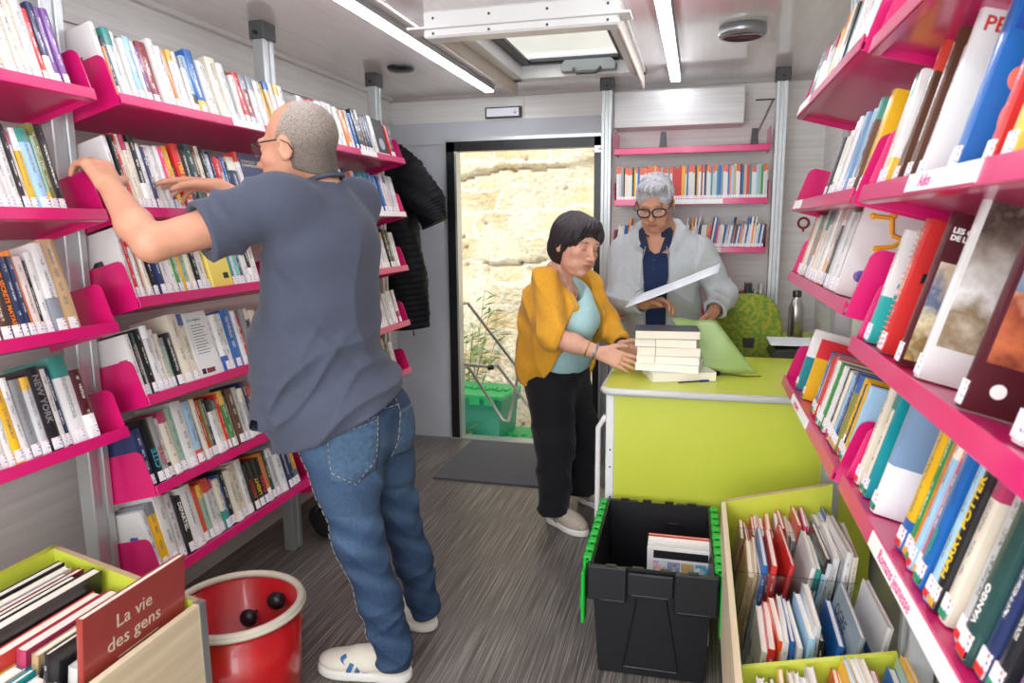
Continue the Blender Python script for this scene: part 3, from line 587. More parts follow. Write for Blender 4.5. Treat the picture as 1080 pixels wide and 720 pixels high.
for key, spec in SHELF_BOOKS.items():
    bay, idx = key.split('.'); idx = int(idx); z = SHZ[bay][idx]; left = bay[0] == 'L'; F = FL if left else FR
    X = LFX if left else RFX; rnd = random.Random(key); toks = []
    for t in spec.split():
        q = t.split(','); toks.append((q[0], int(q[1]) / 1000, int(q[2]) / 1000, float(q[3]) / 100, q[4] if len(q) > 4 else ''))
    lo, hi = BAYR[bay]; ys = [v for t in toks for v in t[1:3]]; mn, mx = min(ys), max(ys); a_, b_ = max(mn, lo), min(mx, hi)
    fy = lambda y: a_ + (y - mn) * (b_ - a_) / (mx - mn)
    toks = [(t[0], fy(t[1]), fy(t[2])) + t[3:] for t in toks]
    where = f'{ORD[idx]} shelf, {SHELF_PH[bay]}'
    items = []
    for code, y0, y1, h, flag in toks:
        sp = abs(y1 - y0); facing = left and code in 'NWK' and sp > .09 or (left and code == 'Y' and sp > .09)
        if facing: n = 1
        elif bay == 'RB' or flag: n = 1
        else: n = max(1, round(sp / .036)) if sp > .05 else 1
        for k in range(n):
            a = y0 + (y1 - y0) * k / n; b = y0 + (y1 - y0) * (k + 1) / n; th = abs(b - a) - .0012; hh = h * (1 + (rnd.uniform(-.05, .03) if k else 0))
            dp = min(.17, hh * rnd.uniform(.62, .7)); name = 'paperback_book' if left else 'childrens_book'
            c_ = code
            if n > 1 and k and code in 'wcmrKo' : c_ = rnd.choice([code, code, 'w', 'a', 'c', rnd.choice('bnrkl')])
            u = .015 + rnd.uniform(0, .012); lean = rnd.uniform(-.02, .02)
            if flag: u = .016; lean = 0
            if bay == 'RB' and th > .042: th = min(th, {'': .027, 'PER': .02, 'BEAR': .03, 'BLUEW': .03, 'CARNET': .022, 'PHOTO': .02, 'STONE': .02, 'CIRC': .016, 'GREEN': .03}.get(flag, .034)); 
            if flag and bay == 'RA': th = min(th, {'OCC': .012, 'YEL': .02, 'AQUA': .03, 'JUNIOR': .02}[flag])
            ym = (a + b) / 2
            if bay == 'RB' or flag and bay == 'RA': ym = a - th / 2 - .002
            X_ = X + (-1 if left else 1) * u * _c; Z_ = z - u * _s + .0008
            kw = dict(sticker=True, scol=None)
            if bay == 'RB' and idx == 3 or (bay == 'RA' and idx == 3): kw['scol'] = rnd.choice(['#1f9a66', '#d8382c', '#1f9a66', '#e3b23a'])
            if facing:
                # cover turned to the aisle
                Fr = F @ basis((0, 1, 0), (-1, 0, 0), (0, 0, 1))
                th2 = .024; w2 = sp - .006
                loc = Vector((X_, ym, Z_)) + F @ Vector((-w2 / 2, th2 / 2, 0)) * 1.0
                o = make_book(name, loc, F @ basis((0, -1, 0), (1, 0, 0), (0, 0, 1)), th2, w2, hh, code, rnd, sticker=False, acc='#f4f4f2' if code in 'W' else '#6c7fa5', art=(2., -1., 0.))
                if code == 'W':
                    for r in range(11): MB().box((th2 / 2, .02, hh * .36 + r * .0095), (th2 / 2 + .0006, w2 - .03 + .008 * math.sin(r * 2.3), hh * .36 + r * .0095 + .003)).build('text_line', mat('print_grey', '#8a8c92', .6), o)
                    MB().box((th2 / 2, .012, .012), (th2 / 2 + .0006, .03, .03)).build('barcode', INKK, o); MB().box((th2 / 2, .035, .012), (th2 / 2 + .0006, .075, .028)).build('emblem_block', mat('maroon_print', '#7a2b3a', .5), o)
                    text('les origines', .014, INKT, o, (th2 / 2 + .0005, .012, hh - .03), basis((0, 1, 0), (0, 0, 1), (1, 0, 0)), 'title', .0003)
                elif code == 'N': text('LE BANQUET DE\nL\'ANNONCIADE', .015, INKG, o, (th2 / 2 + .0005, .008, hh - .035), basis((0, 1, 0), (0, 0, 1), (1, 0, 0)), 'title', .0003)
                elif code == 'K':
                    MB().box((th2 / 2, .0, .0), (th2 / 2 + .0006, .012, hh)).box((th2 / 2, .0, .0), (th2 / 2 + .0006, w2, .02)).build('white_border', INKW, o)
                    MB().lathe([(0, 0), (.03, .0006)], 20, ctr=(0, 0, 0)).build('cover_circle', mat('silver_print', '#aab2bd', .4), o, (th2 / 2 + .0002, w2 * .55, hh * .35), basis((0, 1, 0), (0, 0, 1), (1, 0, 0)))
                else:
                    MB().box((th2 / 2, w2 * .6, .03), (th2 / 2 + .0006, w2 * .85, .05)).build('barcode', INKK, o)
            else:
                if flag == 'YEL': kw.update(acc='#d82a30', art=(.7, -1., 0.))
                if flag == 'AQUA': kw.update(acc='#f2f2f0', art=(.55, -1., 0.))
                if flag == 'JUNIOR': kw.update(acc='#4f9a44', art=(2, .3, 0.))
                if flag == 'BEAR': kw.update(acc='#2b53a6', art=(2., -1., 0.))
                if flag in ('PHOTO', 'CARNET', 'STONE'): kw.update(acc={'PHOTO': '#a3988a', 'CARNET': '#b79a62', 'STONE': '#b06a48'}[flag], art=(2., -1., 0.))
                if flag == 'BLUEW': kw.update(acc='#f0f2f4', art=(2., .36, 0.))
                if flag == 'TEAL': kw.update(acc='#29a9a6', art=(2., .42, 1.))
                if flag in ('SECRETS', 'NIGHT', 'LIGHT', 'DARK', 'LEFEU', 'CITE', 'CITE2', 'NEW', 'PASTEL', 'TEMPS', 'HP', 'VIOLET', 'GREEN', 'PER', 'OCC', 'CIRC'): kw.update(acc='#111111', art=(2., -1., 0.))
                o = make_book(name, (X_, ym, Z_), F, th, dp, hh, c_, rnd, lean=lean, **kw)
                T = lambda s, M_, sz=None, down=True: spine_title(o, s, th, hh, M_, sz, down=down)
                if flag == 'SECRETS': T('LES SECRETS MAYAS', INKO, .015)
                if flag == 'NIGHT': T('NIGHT', INKR, th * .8, False)
                if flag == 'LIGHT': T('LIGHT', INKY, th * .8, False)
                if flag == 'DARK': T('DARK', mat('ink_magenta', '#e23463', .5), th * .8, False)
                if flag == 'LEFEU': T('PAR LE FEU', INKY, .022, False)
                if flag == 'CITE': T('CITE', INKT, .03, False)
                if flag == 'CITE2': T('CITE D', INKR, .02, False)
                if flag == 'NEW': T('NEW YORK', mat('ink_grey', '#8b8b90', .5), .024)
                if flag == 'PASTEL': T('DEPARTIEL', INKW, .02)
                if flag == 'TEMPS': T('Le temps en bandouliere', mat('ink_greyblue', '#8a95a5', .5), .011)
                if flag == 'HP': T('HARRY POTTER', INKY, .02, False)
                if flag == 'VIOLET': T('roman', mat('ink_green', '#35a07a', .5), .016, False)
                if flag == 'GREEN': T('VANGO', INKW, .014, False)
                if flag == 'PER': cover_text(o, 1, 'PERE', .006, hh - .052, .028, INKR, th=th); cover_text(o, 1, 'Laurence', .008, hh - .02, .014, INKR, th=th)
                if flag == 'PER':
                    MB().ball((0, dp * .5, hh * .35), (.0015, .03, .075)).ball((0, dp * .5, hh * .68), (.0015, .016, .018)).build('cover_figure', mat('figure_blue', '#33658e', .5), o, (th / 2, .015, 0))
                if flag == 'BEAR':
                    b_ = MB(); b_.ball((0, .075, .075), (.0012, .052, .048)).ball((0, .035, .12), (.0012, .018, .017)).ball((0, .115, .12), (.0012, .018, .017))
                    b_.build('cover_blob', mat('coral_print', '#f4715a', .5), o, (th / 2, 0, 0))
                    MB().box((-.0008, .05, .055), (0, .1, .058)).box((-.0008, .055, .066), (0, .095, .069)).box((-.0008, .06, .077), (0, .09, .08)).build('print_line', INKW, o, (th / 2 + .0012, 0, 0))
                if flag == 'OCC':
                    # the star-cross drawn in yellow with round ends
                    b_ = MB(); ym_ = mat('occitan_yellow', '#f0a81e', .5)
                    pts = [(.012, .185), (.05, .19), (.062, .155), (.09, .15), (.07, .13), (.035, .118), (.075, .105), (.115, .11), (.10, .075), (.118, .055)]
                    for (p0, p1) in zip(pts[:-1], pts[1:]): b_.tube([(0, *p0), (0, *p1)], .0055, 6)
                    for pt in ((.052, .196), (.096, .152), (.120, .112), (.012, .185), (.12, .05)): b_.ball((0, *pt), (.002, .008, .008), n=8)
                    b_.build('cover_cross', ym_, o, (th / 2, .01, 0))
                    MB().ball((0, .03, .05), (.0015, .016, .014), n=8).ball((0, .055, .045), (.0015, .018, .02), n=8).build('cover_flowers', mat('grape_print', '#6b5aa6', .5, noise=.6, nscale=(90, 90, 90)), o, (th / 2, .01, 0))
                if flag == 'CIRC':
                    MB().lathe([(0, 0), (.045, .0006)], 24).build('cover_circle', INKW, o, (th / 2, .085, .11), basis((0, 1, 0), (0, 0, 1), (1, 0, 0)))
                    MB().lathe([(0, 0), (.03, .0006)], 24, sy=.7).build('cover_shape', INKK, o, (th / 2 + .001, .09, .10), basis((0, 1, 0), (0, 0, 1), (1, 0, 0)))
                    cover_text(o, 1, 'Mer', .03, hh - .05, .035, INKW, th=th)
                if flag == 'PHOTO': photo_panel(o, th, .006, dp - .004, .05, hh - .004, ['#d8cdb8', '#8d7a5e', '#e6e4e0', '#b9b2a8', '#8a7d72', '#4a3c36', '#b3a79c'], 16)
                if flag == 'STONE':
                    photo_panel(o, th, .006, dp - .004, .06, hh * .52, ['#6b2f22', '#c06a45', '#8d4632', '#d69a78'], 38); photo_panel(o, th, .006, dp - .004, hh * .52, hh - .004, ['#6f8296', '#9fb0bf', '#31343c', '#8fa0b2'], 9, 'sky_photo')
                    MB().lathe([(0, 0), (.009, .0006)], 16).build('publisher_dot', INKW, o, (th / 2, .03, .03), basis((0, 1, 0), (0, 0, 1), (1, 0, 0)))
                if flag == 'CARNET': photo_panel(o, th, .004, dp - .004, .01, hh - .075, ['#c8a95e', '#8a7448', '#e0d2a8', '#5a6a8a', '#c9b49a', '#d8c6b4'], 34)
                if flag == 'BEAR': photo_panel(o, th, .004, dp - .004, hh * .62, hh - .004, ['#2a4aa0', '#3a66bb', '#1c2f6b'], 12, 'cover_gradient')
                if flag == 'BLUEW': MB().box((th / 2, .05, .045), (th / 2 + .0006, .10, .048)).box((th / 2, .055, .038), (th / 2 + .0006, .09, .040)).build('print_line', mat('ink_paleblue', '#7fa6cf', .5), o)
                if flag == 'SPIRAL':
                    b_ = MB()
                    for r in range(22): b_.tube([(th * .3, -.004, .012 + r * .0095), (-th * .3, -.006, .012 + r * .0095), (-th / 2 - .003, .002, .012 + r * .0095)], .0011, 5)
                    b_.build('wire_spiral', mat('coral_wire', '#f28a6c', .4), o)
                if flag == 'CARNET': cover_text(o, 1, 'LES CARNETS\nDE L\'ELEVEUR', .004, hh - .03, .011, INKW, th=th)
            items.append((o, ('thick ' if th > .038 and not facing else 'thin ' if th < .013 else '') + ('facing-out ' if facing else '') + NAMES[c_]))
    if not left: items = items  # listed from the far end, which is the left end seen from the aisle
    label_rows(items, where, "book" if left else "children's book", f'books on the {ORD[idx]} shelf of the {SHELF_PH[bay]}')
    ALLB += items
# back wall shelves: a few pixels each, one object of small books
BW = {0: (1.55, -.44, .345, 'waokwwkywbooowoeoowlwwwwrrrryywblwwkywdwwwtaatbgwwbolTwwkbTrtwwlse', .165), 1: (1.285, -.44, .345, '', .0), 2: (.915, -.1, .345, '', 0)}
SMALLC = dict(CC)
def stuff_books(name, label, rows):
    b = MB(); used = []; mats_ = []
    for row in rows:
        for (x, th, dp, h, code, z, y, lean) in row:
            if code not in used: used.append(code); mats_.append(mat('small_' + code, CC[code], .4))
            i = used.index(code)
            pi = None
            if 'pages' not in used: used.append('pages'); mats_.append(PAGES)
            if 'orange_top' not in used: used.append('orange_top'); mats_.append(mat('orange_top', '#e2673f', .45))
            if 'tag' not in used: used.append('tag'); mats_.append(STICK)
            Rm = Matrix.Rotation(lean, 3, 'Y')
            def q(v): 
                w_ = Rm @ Vector(v); return (w_.x + x, w_.y + y, w_.z + z)
            t = th / 2; o = len(b.v)
            for lo, hi, mi in (((-t, 0, 0), (-t + .001, dp, h), i), ((t - .001, 0, 0), (t, dp, h), i), ((-t, -.001, 0), (t, .001, h * (.80 if (code in 'wac' and lean == 0 and z > 1.5) else 1)), i), ((-t + .001, .001, .002), (t - .001, dp - .002, h - .002), used.index('pages'))) + ((((-t, -.001, h * .8), (t, .001, h), used.index('orange_top')),) if (code in 'wac' and lean == 0 and z > 1.5) else ()) + (((-t * .8, -.0016, .003), (t * .8, -.0008, .02), used.index('tag')),):
                vs = [q((x_, y_, z_)) for x_ in (lo[0], hi[0]) for y_ in (lo[1], hi[1]) for z_ in (lo[2], hi[2])]
                b.add(vs, [(0, 1, 3, 2), (4, 6, 7, 5), (0, 4, 5, 1), (2, 3, 7, 6), (0, 2, 6, 4), (1, 5, 7, 3)], mi)
    o = b.build(name, mats_); tag(o, label, 'books', kind='stuff'); return o
rnd = random.Random(5); rows = []
row = []; x = -.465; seq = 'wagkcwwkywbwwwwwawyawlcwwgwrrrryywbwcwkywdwnwwtaatbgwwbolTwwkbTrtwwlse'
i = 0
while x < .335:
    th = rnd.uniform(.008, .015); row.append((x + th / 2, th - .0008, .13, rnd.uniform(.170, .186), seq[i % len(seq)], 1.551, 4.15, 0)); x += th; i += 1
rows.append(row); row = []; x = -.465
while x < .335:
    th = rnd.uniform(.007, .012); tall = rnd.random() < .18; le = rnd.uniform(.1, .16)
    row.append((x + th / 2, th - .0008, .12, .165 if tall else rnd.uniform(.115, .128), rnd.choice('wwwkwackwnwbmaow') , 1.2865 + (th / 2) * math.sin(le), 4.15, le)); x += th / math.cos(le)
rows.append(row); row = []; x = .06
while x < .335:
    th = rnd.uniform(.009, .014); row.append((x + th / 2, th - .0008, .12, rnd.choice([.13, .12, .125, .2, .17]), rnd.choice('krwwebwnwowd'), .9165, 4.15, 0)); x += th + rnd.choice([0, 0, .006])
rows.append(row)
stuff_books('shelved_books', 'rows of small thin books filling the pink back wall shelves behind the man in grey', rows)
# ================================================================== furniture and props
DT = .80
desk = thing('desk', 'lime green desk with a pale rounded edge where the books are being checked', 'desk', (0, 0, 0))
def rrect(x0, y0, x1, y1, r, corners=(1, 1, 1, 1), n=6):
    pts = []
    for (cx_, cy_, a0, on_) in ((x0 + r, y0 + r, math.pi, corners[0]), (x1 - r, y0 + r, 1.5 * math.pi, corners[1]), (x1 - r, y1 - r, 0, corners[2]), (x0 + r, y1 - r, .5 * math.pi, corners[3])):
        if on_:
            for k in range(n + 1): a = a0 + math.pi / 2 * k / n; pts.append((cx_ + r * math.cos(a), cy_ + r * math.sin(a)))
        else: pts.append((cx_ + (r if a0 in (1.5 * math.pi, 0) else -r), cy_ + (r if a0 in (0, .5 * math.pi) else -r)))
    return pts
DX, DYF, DYB = -.34, 2.66, 3.44
top = rrect(DX, DYF, RX - .006, DYB, .05, (1, 0, 0, 1))
MB().prism(top, DT - .026, DT).prism(rrect(.44, DYB - .02, RX - .006, 4.3, .03, (0, 0, 0, 0)), DT - .026, DT - .0005).build('worktop', LIME, desk)
edge = mat('desk_edge', '#c9cbc6', .35)
pts = [(x, y, DT - .014) for x, y in top]
b = MB().tube(pts[:8] + [(RX - .02, DYF, DT - .014)], .0145, 8); b.tube(pts[-7:] + [pts[0]], .0145, 8); b.build('edge_band', edge, desk)
MB().box((DX + .045, DYF + .025, .04), (RX - .02, DYF + .045, DT - .026)).build('front_panel', LIME, desk)
b = MB(); b.box((DX + .012, DYF + .02, 0), (DX + .045, DYF + .075, DT - .026), bev=.004); b.box((DX + .012, DYB - .1, 0), (DX + .045, DYB - .05, DT - .026), bev=.004); b.box((DX + .012, DYF + .03, .0), (DX + .045, DYB - .05, .05), bev=.004)
b.build('side_frame', WHITEP, desk)
MB().tube([(DX + .01, DYF + .04, DT - .12), (DX - .02, DYF + .045, DT - .17), (DX - .022, DYF + .05, .3), (DX - .02, DYF + .05, .0)], .011, 8).build('white_rail', WHITEP, desk)
b = MB(); b.box((DX + .028, DYF + .017, .22), (DX + .036, DYF + .0205, .36)); [b.ball((DX + .03, DYF + .018, z), .004, n=6) for z in (.55, .48, .14)]
b.build('slot_and_screws', DGREY, desk)
# stack of books on the desk
rnd = random.Random(11)
STK = [(.255, .185, .036, '#f1e9d6', .30, 'bottom'), (.25, .18, .03, '#eef0ea', -.12, 'second from the bottom'), (.245, .18, .031, '#eef0e6', -.03, 'third from the bottom'), (.245, .175, .034, '#f2e6d2', .05, 'fourth from the bottom'), (.24, .17, .032, '#f0ead8', -.06, 'fifth from the bottom'), (.25, .17, .033, '#efe2c8', .08, 'topmost')]
z = DT + .001; SX, SY = -.095, 2.92
for k, (L_, W_, th, pc, rot, nm) in enumerate(STK):
    t = thing('paperback_book', f'thick paperback, {nm} in the stack on the lime desk', 'book', (SX + (.03 if k == 0 else 0) - .004 * k, SY - .0 * k, z), basis((math.cos(rot), math.sin(rot), 0), (-math.sin(rot), math.cos(rot), 0), (0, 0, 1)), 'paperbacks stacked on the desk')
    t_ = .0012
    MB().box((-L_ / 2, -W_ / 2, 0), (L_ / 2, W_ / 2, t_)).box((-L_ / 2, -W_ / 2, th - t_), (L_ / 2, W_ / 2, th)).box((-L_ / 2, W_ / 2 - t_, 0), (L_ / 2, W_ / 2, th)).build('cover', mat('stack_cover_%d' % k, ['#d9d8ce', '#e8e8e2', '#e8e8e2', '#d8cfbd', '#ddd6c6', '#3a3f4b'][k], .35), t)
    MB().box((-L_ / 2 + .001, -W_ / 2 + .001, t_), (L_ / 2 - .001, W_ / 2 - .002, th - t_)).build('pages', streak_mat('stack_pages_%d' % k, pc, '#f6f1e4', (4, 4, 900), .85, spec=.1), t)
    z += th + .0008
t = thing('rubber_band', 'thin tan elastic band round the middle of the book stack', 'elastic band', (SX - .06, SY, DT + .165))
MB().tube([(0, -.092, -.09), (.002, -.093, -.03), (0, -.092, .002), (0, -.02, .004)], .0012, 5).build('band', mat('band_tan', '#c79a5c', .6), t)
# mouse, pen
t = thing('computer_mouse', 'black computer mouse on the lime desk beside the book stack', 'mouse', (.052, 2.99, DT))
b = MB(); b.ball((0, 0, .008), (.052, .032, .028)); 
b.v = [(x, y, max(z_, .001)) for x, y, z_ in b.v]; b.build('shell', BLKP, t)
MB().ball((-.022, .0, .031), (.008, .004, .004), n=8).build('scroll_wheel', DGREY, t)
MB().tube([(.05, 0, .006), (.1, .0, .004), (.15, -.02, .004), (.21, .0, .004)], .0018, 5).build('mouse_cable', BLKP, t)
t = thing('pen', 'thin dark pen with a blue cap lying in front of the mouse', 'pen', (-.06, 2.80, DT + .004))
d = Vector((.1, .055, 0))
MB().tube([(0, 0, 0), tuple(d * .8)], .0028, 6).build('barrel', mat('pen_brown', '#3a2a22', .4), t); MB().tube([tuple(d * .8), tuple(d * 1.15)], .0045, 6).build('cap', mat('pen_blue', '#2540a0', .3), t)
# wall of right: laptop / scanner with paper
t = thing('laptop_dock', 'black device with white paper on top, beside the steel bottle', 'printer', (.45, 3.58, DT))
MB().prism([(-.11, .0), (.14, .0), (.14, .05), (-.09, .035)], -.14, .14, 'x').build('body', BLKP, t, None, basis((0, 1, 0), (1, 0, 0), (0, 0, 1)))
MB().box((-.11, -.10, .052), (.2, .12, .06)).build('paper_sheets', mat('paper_white', '#eceef2', .7), t)
MB().box((-.03, -.1125, .012), (.03, -.1115, .03)).build('sticker', WHITEP, t)
t = thing('desk_cable', 'tangled black cable in front of the steel bottle', 'cable', (.45, 3.95, DT))
MB().tube([(-.09, -.1, .02), (-.1, -.02, .012), (-.05, .03, .01), (.02, -.02, .02), (.06, -.05, .01), (.14, .0, .008)], .004, 6).tube([(-.07, -.1, .01), (-.02, .0, .016), (.05, .02, .008), (.12, -.03, .01)], .003, 6).box((.10, -.02, .0), (.16, .012, .02), bev=.004).build('cord', BLKP, t)
t = thing('steel_bottle', 'brushed steel drinking bottle standing at the right wall', 'bottle', (.507, 3.98, DT))
MB().lathe([(0, 0), (.034, 0), (.0375, .004), (.0375, .165), (.035, .185), (.024, .215), (.019, .222), (.019, .232)], 36).build('bottle_body', STEEL, t)
MB().lathe([(.0215, .232), (.0225, .234), (.0225, .262), (.020, .266), (0, .267)], 28).build('cap', mat('bottle_cap', '#4a4a4b', .35, metal=.8), t)
# green translucent folder held behind the stack
t = thing('plastic_folder', 'limp translucent green plastic folder held over the desk', 'folder', (0, 0, 0))
V = lambda *a: Vector(a)
A, B_, C_, D_ = V(-.10, 3.10, 1.015), V(.085, 3.12, 1.005), V(.245, 2.98, DT + .012), V(.0, 2.99, DT + .03)
n = 12; vs = []
for j in range(n + 1):
    for i in range(n + 1):
        u, v = i / n, j / n; P_ = (A * (1 - u) + B_ * u) * (1 - v) + (D_ * (1 - u) + C_ * u) * v
        vs.append((P_.x, P_.y + .018 * math.sin(u * 3 + v * 4) - .02 * math.sin(v * 3.14), P_.z + .004 * math.sin(u * 9)))
fs = [(j * (n + 1) + i, j * (n + 1) + i + 1, (j + 1) * (n + 1) + i + 1, (j + 1) * (n + 1) + i) for j in range(n) for i in range(n)]
for k, (dy, nm, al) in enumerate(((0, 'front_sheet', .72), (.006, 'back_sheet', .8))):
    o = MB().add([(x, y + dy, z_) for x, y, z_ in vs], fs, 0, True).build(nm, mat('folder_green', '#a2bd72', .3, alpha=.8), t)
    sm_ = o.modifiers.new('thick', 'SOLIDIFY'); sm_.thickness = .0009
# chair
t = thing('office_chair', 'office chair with a mottled green padded back behind the desk', 'chair', (.255, 3.74, 0))
CH = bpy.data.materials.new('chair_fabric'); CH.use_nodes = True; nt = CH.node_tree; p_ = nt.nodes['Principled BSDF']
tc_ = nt.nodes.new('ShaderNodeTexCoord'); nz_ = nt.nodes.new('ShaderNodeTexNoise'); nz_.inputs['Scale'].default_value = 48; nz_.inputs['Detail'].default_value = 6; cr_ = nt.nodes.new('ShaderNodeValToRGB')
cr_.color_ramp.elements[0].position = .44; cr_.color_ramp.elements[0].color = (*srgb('#64862b'), 1); cr_.color_ramp.elements[1].position = .58; cr_.color_ramp.elements[1].color = (*srgb('#989630'), 1)
nt.links.new(tc_.outputs['Object'], nz_.inputs[0]); nt.links.new(nz_.outputs[0], cr_.inputs[0]); nt.links.new(cr_.outputs[0], p_.inputs['Base Color']); p_.inputs['Roughness'].default_value = .9
def pad(w_, h_, th, M, name, loc, rot, dome=.5):
    pts = []
    for k in range(40):
        a = 2 * math.pi * k / 40; ca, sa = math.cos(a), math.sin(a)
        e = .62; pts.append((w_ * math.copysign(abs(ca) ** e, ca), h_ * math.copysign(abs(sa) ** (e if sa < 0 else .9), sa)))
    b = MB(); prof = [(.0, -.5), (.9, -.5), (.98, -.3), (1, 0), (.98, .3), (.9, .5), (0, .56)]
    vs = [(x * r, y * r, z_ * th) for r, z_ in prof for x, y in pts]
    b.add(vs, [(i * 40 + j, i * 40 + (j + 1) % 40, (i + 1) * 40 + (j + 1) % 40, (i + 1) * 40 + j) for i in range(len(prof) - 1) for j in range(40)], 0, True)
    return b.build(name, M, t, loc, rot)
pad(.165, .24, .075, CH, 'backrest', (0, .0, .83), basis((1, 0, 0), (0, .12, .99), (0, -.99, .12)))
pad(.165, .20, .09, CH, 'seat', (0, .16, .50), basis((1, 0, 0), (0, 1, 0), (0, 0, 1)))
MB().box((-.03, -.045, .45), (.03, -.02, .85), bev=.006).box((-.03, -.05, .43), (.03, .16, .455), bev=.006).build('back_bracket', BLKP, t)
MB().lathe([(0, .10), (.028, .10), (.028, .45), (0, .45)], 20, ctr=(0, .16, 0)).build('gas_column', BLKP, t)
for k in range(5):
    a = 2 * math.pi * k / 5 + .3
    l_ = MB().tube([(.02 * math.cos(a), .16 + .02 * math.sin(a), .11), (.22 * math.cos(a), .16 + .22 * math.sin(a), .07)], [.022, .014], 8).build('base_arm', BLKP, t)
    MB().lathe([(0, -.011), (.022, -.011), (.025, 0), (.022, .011), (0, .011)], 16).build('castor', DGREY, l_, (.24 * math.cos(a), .16 + .24 * math.sin(a), .0255), basis((0, 0, 1), (math.cos(a), math.sin(a), 0), (-math.sin(a), math.cos(a), 0)))
# black crate with green lid halves ------------------------------------------------------
def crate(root, x0, x1, y0, y1, h, M, lidM, taper=.022, rim=.035):
    b = MB(); t_ = .004
    def ring(x0_, x1_, y0_, y1_, z_): return [(x0_, y0_, z_), (x1_, y0_, z_), (x1_, y1_, z_), (x0_, y1_, z_)]
    outer0 = ring(x0 + taper, x1 - taper, y0 + taper, y1 - taper, .004); outer1 = ring(x0, x1, y0, y1, h)
    in0 = ring(x0 + taper + t_, x1 - taper - t_, y0 + taper + t_, y1 - taper - t_, .010); in1 = ring(x0 + t_, x1 - t_, y0 + t_, y1 - t_, h)
    b.add(outer0 + outer1 + in0 + in1, [(0, 1, 2, 3), (11, 10, 9, 8)] + [(i, i + 4, (i + 1) % 4 + 4, (i + 1) % 4) for i in range(4)] + [(i + 8, (i + 1) % 4 + 8, (i + 1) % 4 + 12, i + 12) for i in range(4)] + [(i + 4, i + 12, (i + 1) % 4 + 12, (i + 1) % 4 + 4) for i in range(4)])
    b.build('crate_body', M, root)
    # stepped rim: raised panels front and back
    b = MB(); w = x1 - x0
    for yy, s in ((y0, -1), (y1, 1)):
        y_a, y_b = (yy - .016, yy + .002) if s < 0 else (yy - .002, yy + .016)
        b.box((x0 - .012, y_a, h - .11), (x0 + .30 * w, y_b, h + .002), bev=.005)
        b.box((x0 + .30 * w, y_a + .003, h - .085), (x0 + .68 * w, y_b - .003, h - .012), bev=.004)
        b.box((x0 + .68 * w, y_a, h - .13), (x1 + .012, y_b, h + .002), bev=.005)
    for xx, s in ((x0, -1), (x1, 1)): b.box((min(xx, xx + s * .014), y0, h - .05), (max(xx, xx + s * .014), y1, h), bev=.004)
    for k in range(9):
        xx = x0 + w * (k + .5) / 9
        if k % 2: b.box((xx - .016, y0 - .012, h), (xx + .016, y0 + .001, h + .007)); b.box((xx - .016, y1 - .001, h), (xx + .016, y1 + .012, h + .007))
    b.build('rim', M, root)
    # v ribs on the front
    xm = (x0 + x1) / 2
    sl_ = taper / h
    yf = lambda z_: y0 + taper - sl_ * z_ - .001
    b = MB()
    for s in (-1, 1): b.tube([(xm + s * .045, yf(h - .10), h - .10), (xm + s * .085, yf(.03), .03)], .004, 5)
    b.tube([(xm - .085, yf(.03), .03), (xm + .085, yf(.03), .03)], .004, 5)
    b.tube([(x0 + .03, y0 - .017, h - .105), (x0 + .28 * w, y0 - .017, h - .105)], .003, 5); b.tube([(x0 + .34 * w, y0 - .014, h - .082), (x0 + .64 * w, y0 - .014, h - .082)], .003, 5); b.tube([(x0 + .72 * w, y0 - .017, h - .122), (x1 - .01, y0 - .017, h - .122)], .003, 5)
    b.build('moulded_rib', M, root)
    return b
GREEN = mat('lid_green', '#17b13a', .35)
t = thing('storage_crate', 'open black plastic crate with bright green lid halves hanging at its sides', 'crate', (-.112, 2.34, 0), basis((math.cos(.02), math.sin(.02), 0), (-math.sin(.02), math.cos(.02), 0), (0, 0, 1)))
CW, CDp, CHt = .185, .27, .375
crate(t, -CW, CW, -CDp, CDp, CHt, mat('crate_black', '#17181b', .35), None)
for s in (-1, 1):
    b = MB(); x = s * (CW + .018)
    nT = 9
    b.box((min(x, x + s * .010), -CDp + .01, CHt - .125), (max(x, x + s * .010), CDp - .01, CHt + .0), bev=.003)
    for k in range(nT):
        y = -CDp + .01 + (2 * CDp - .02) * (k + .5) / nT
        b.box((min(x - s * .016, x + s * .012), y - .018, CHt - .012), (max(x - s * .016, x + s * .012), y + .018, CHt + .013), bev=.004)
    b.box((min(x, x + s * .012), -CDp - .025, CHt - .19), (max(x, x + s * .012), -CDp + .04, CHt - .02), bev=.004)
    b.box((min(x + s * .006, x + s * .015), -CDp - .02, CHt - .15), (max(x + s * .006, x + s * .015), CDp - .05, CHt - .10), bev=.004)
    b.build('lid_half', GREEN, t)
    MB().tube([(s * (CW + .016), -CDp + .02, CHt + .004), (s * (CW + .016), CDp - .02, CHt + .004)], .005, 6).build('hinge_rod', BLKP, t)
MB().tube([(.06 - .035, CDp - .012, CHt - .1), (.06 - .025, CDp - .014, CHt - .07), (.085, CDp - .014, CHt - .07), (.1, CDp - .012, CHt - .1)], .003, 5).build('inner_rib', BLKP, t)
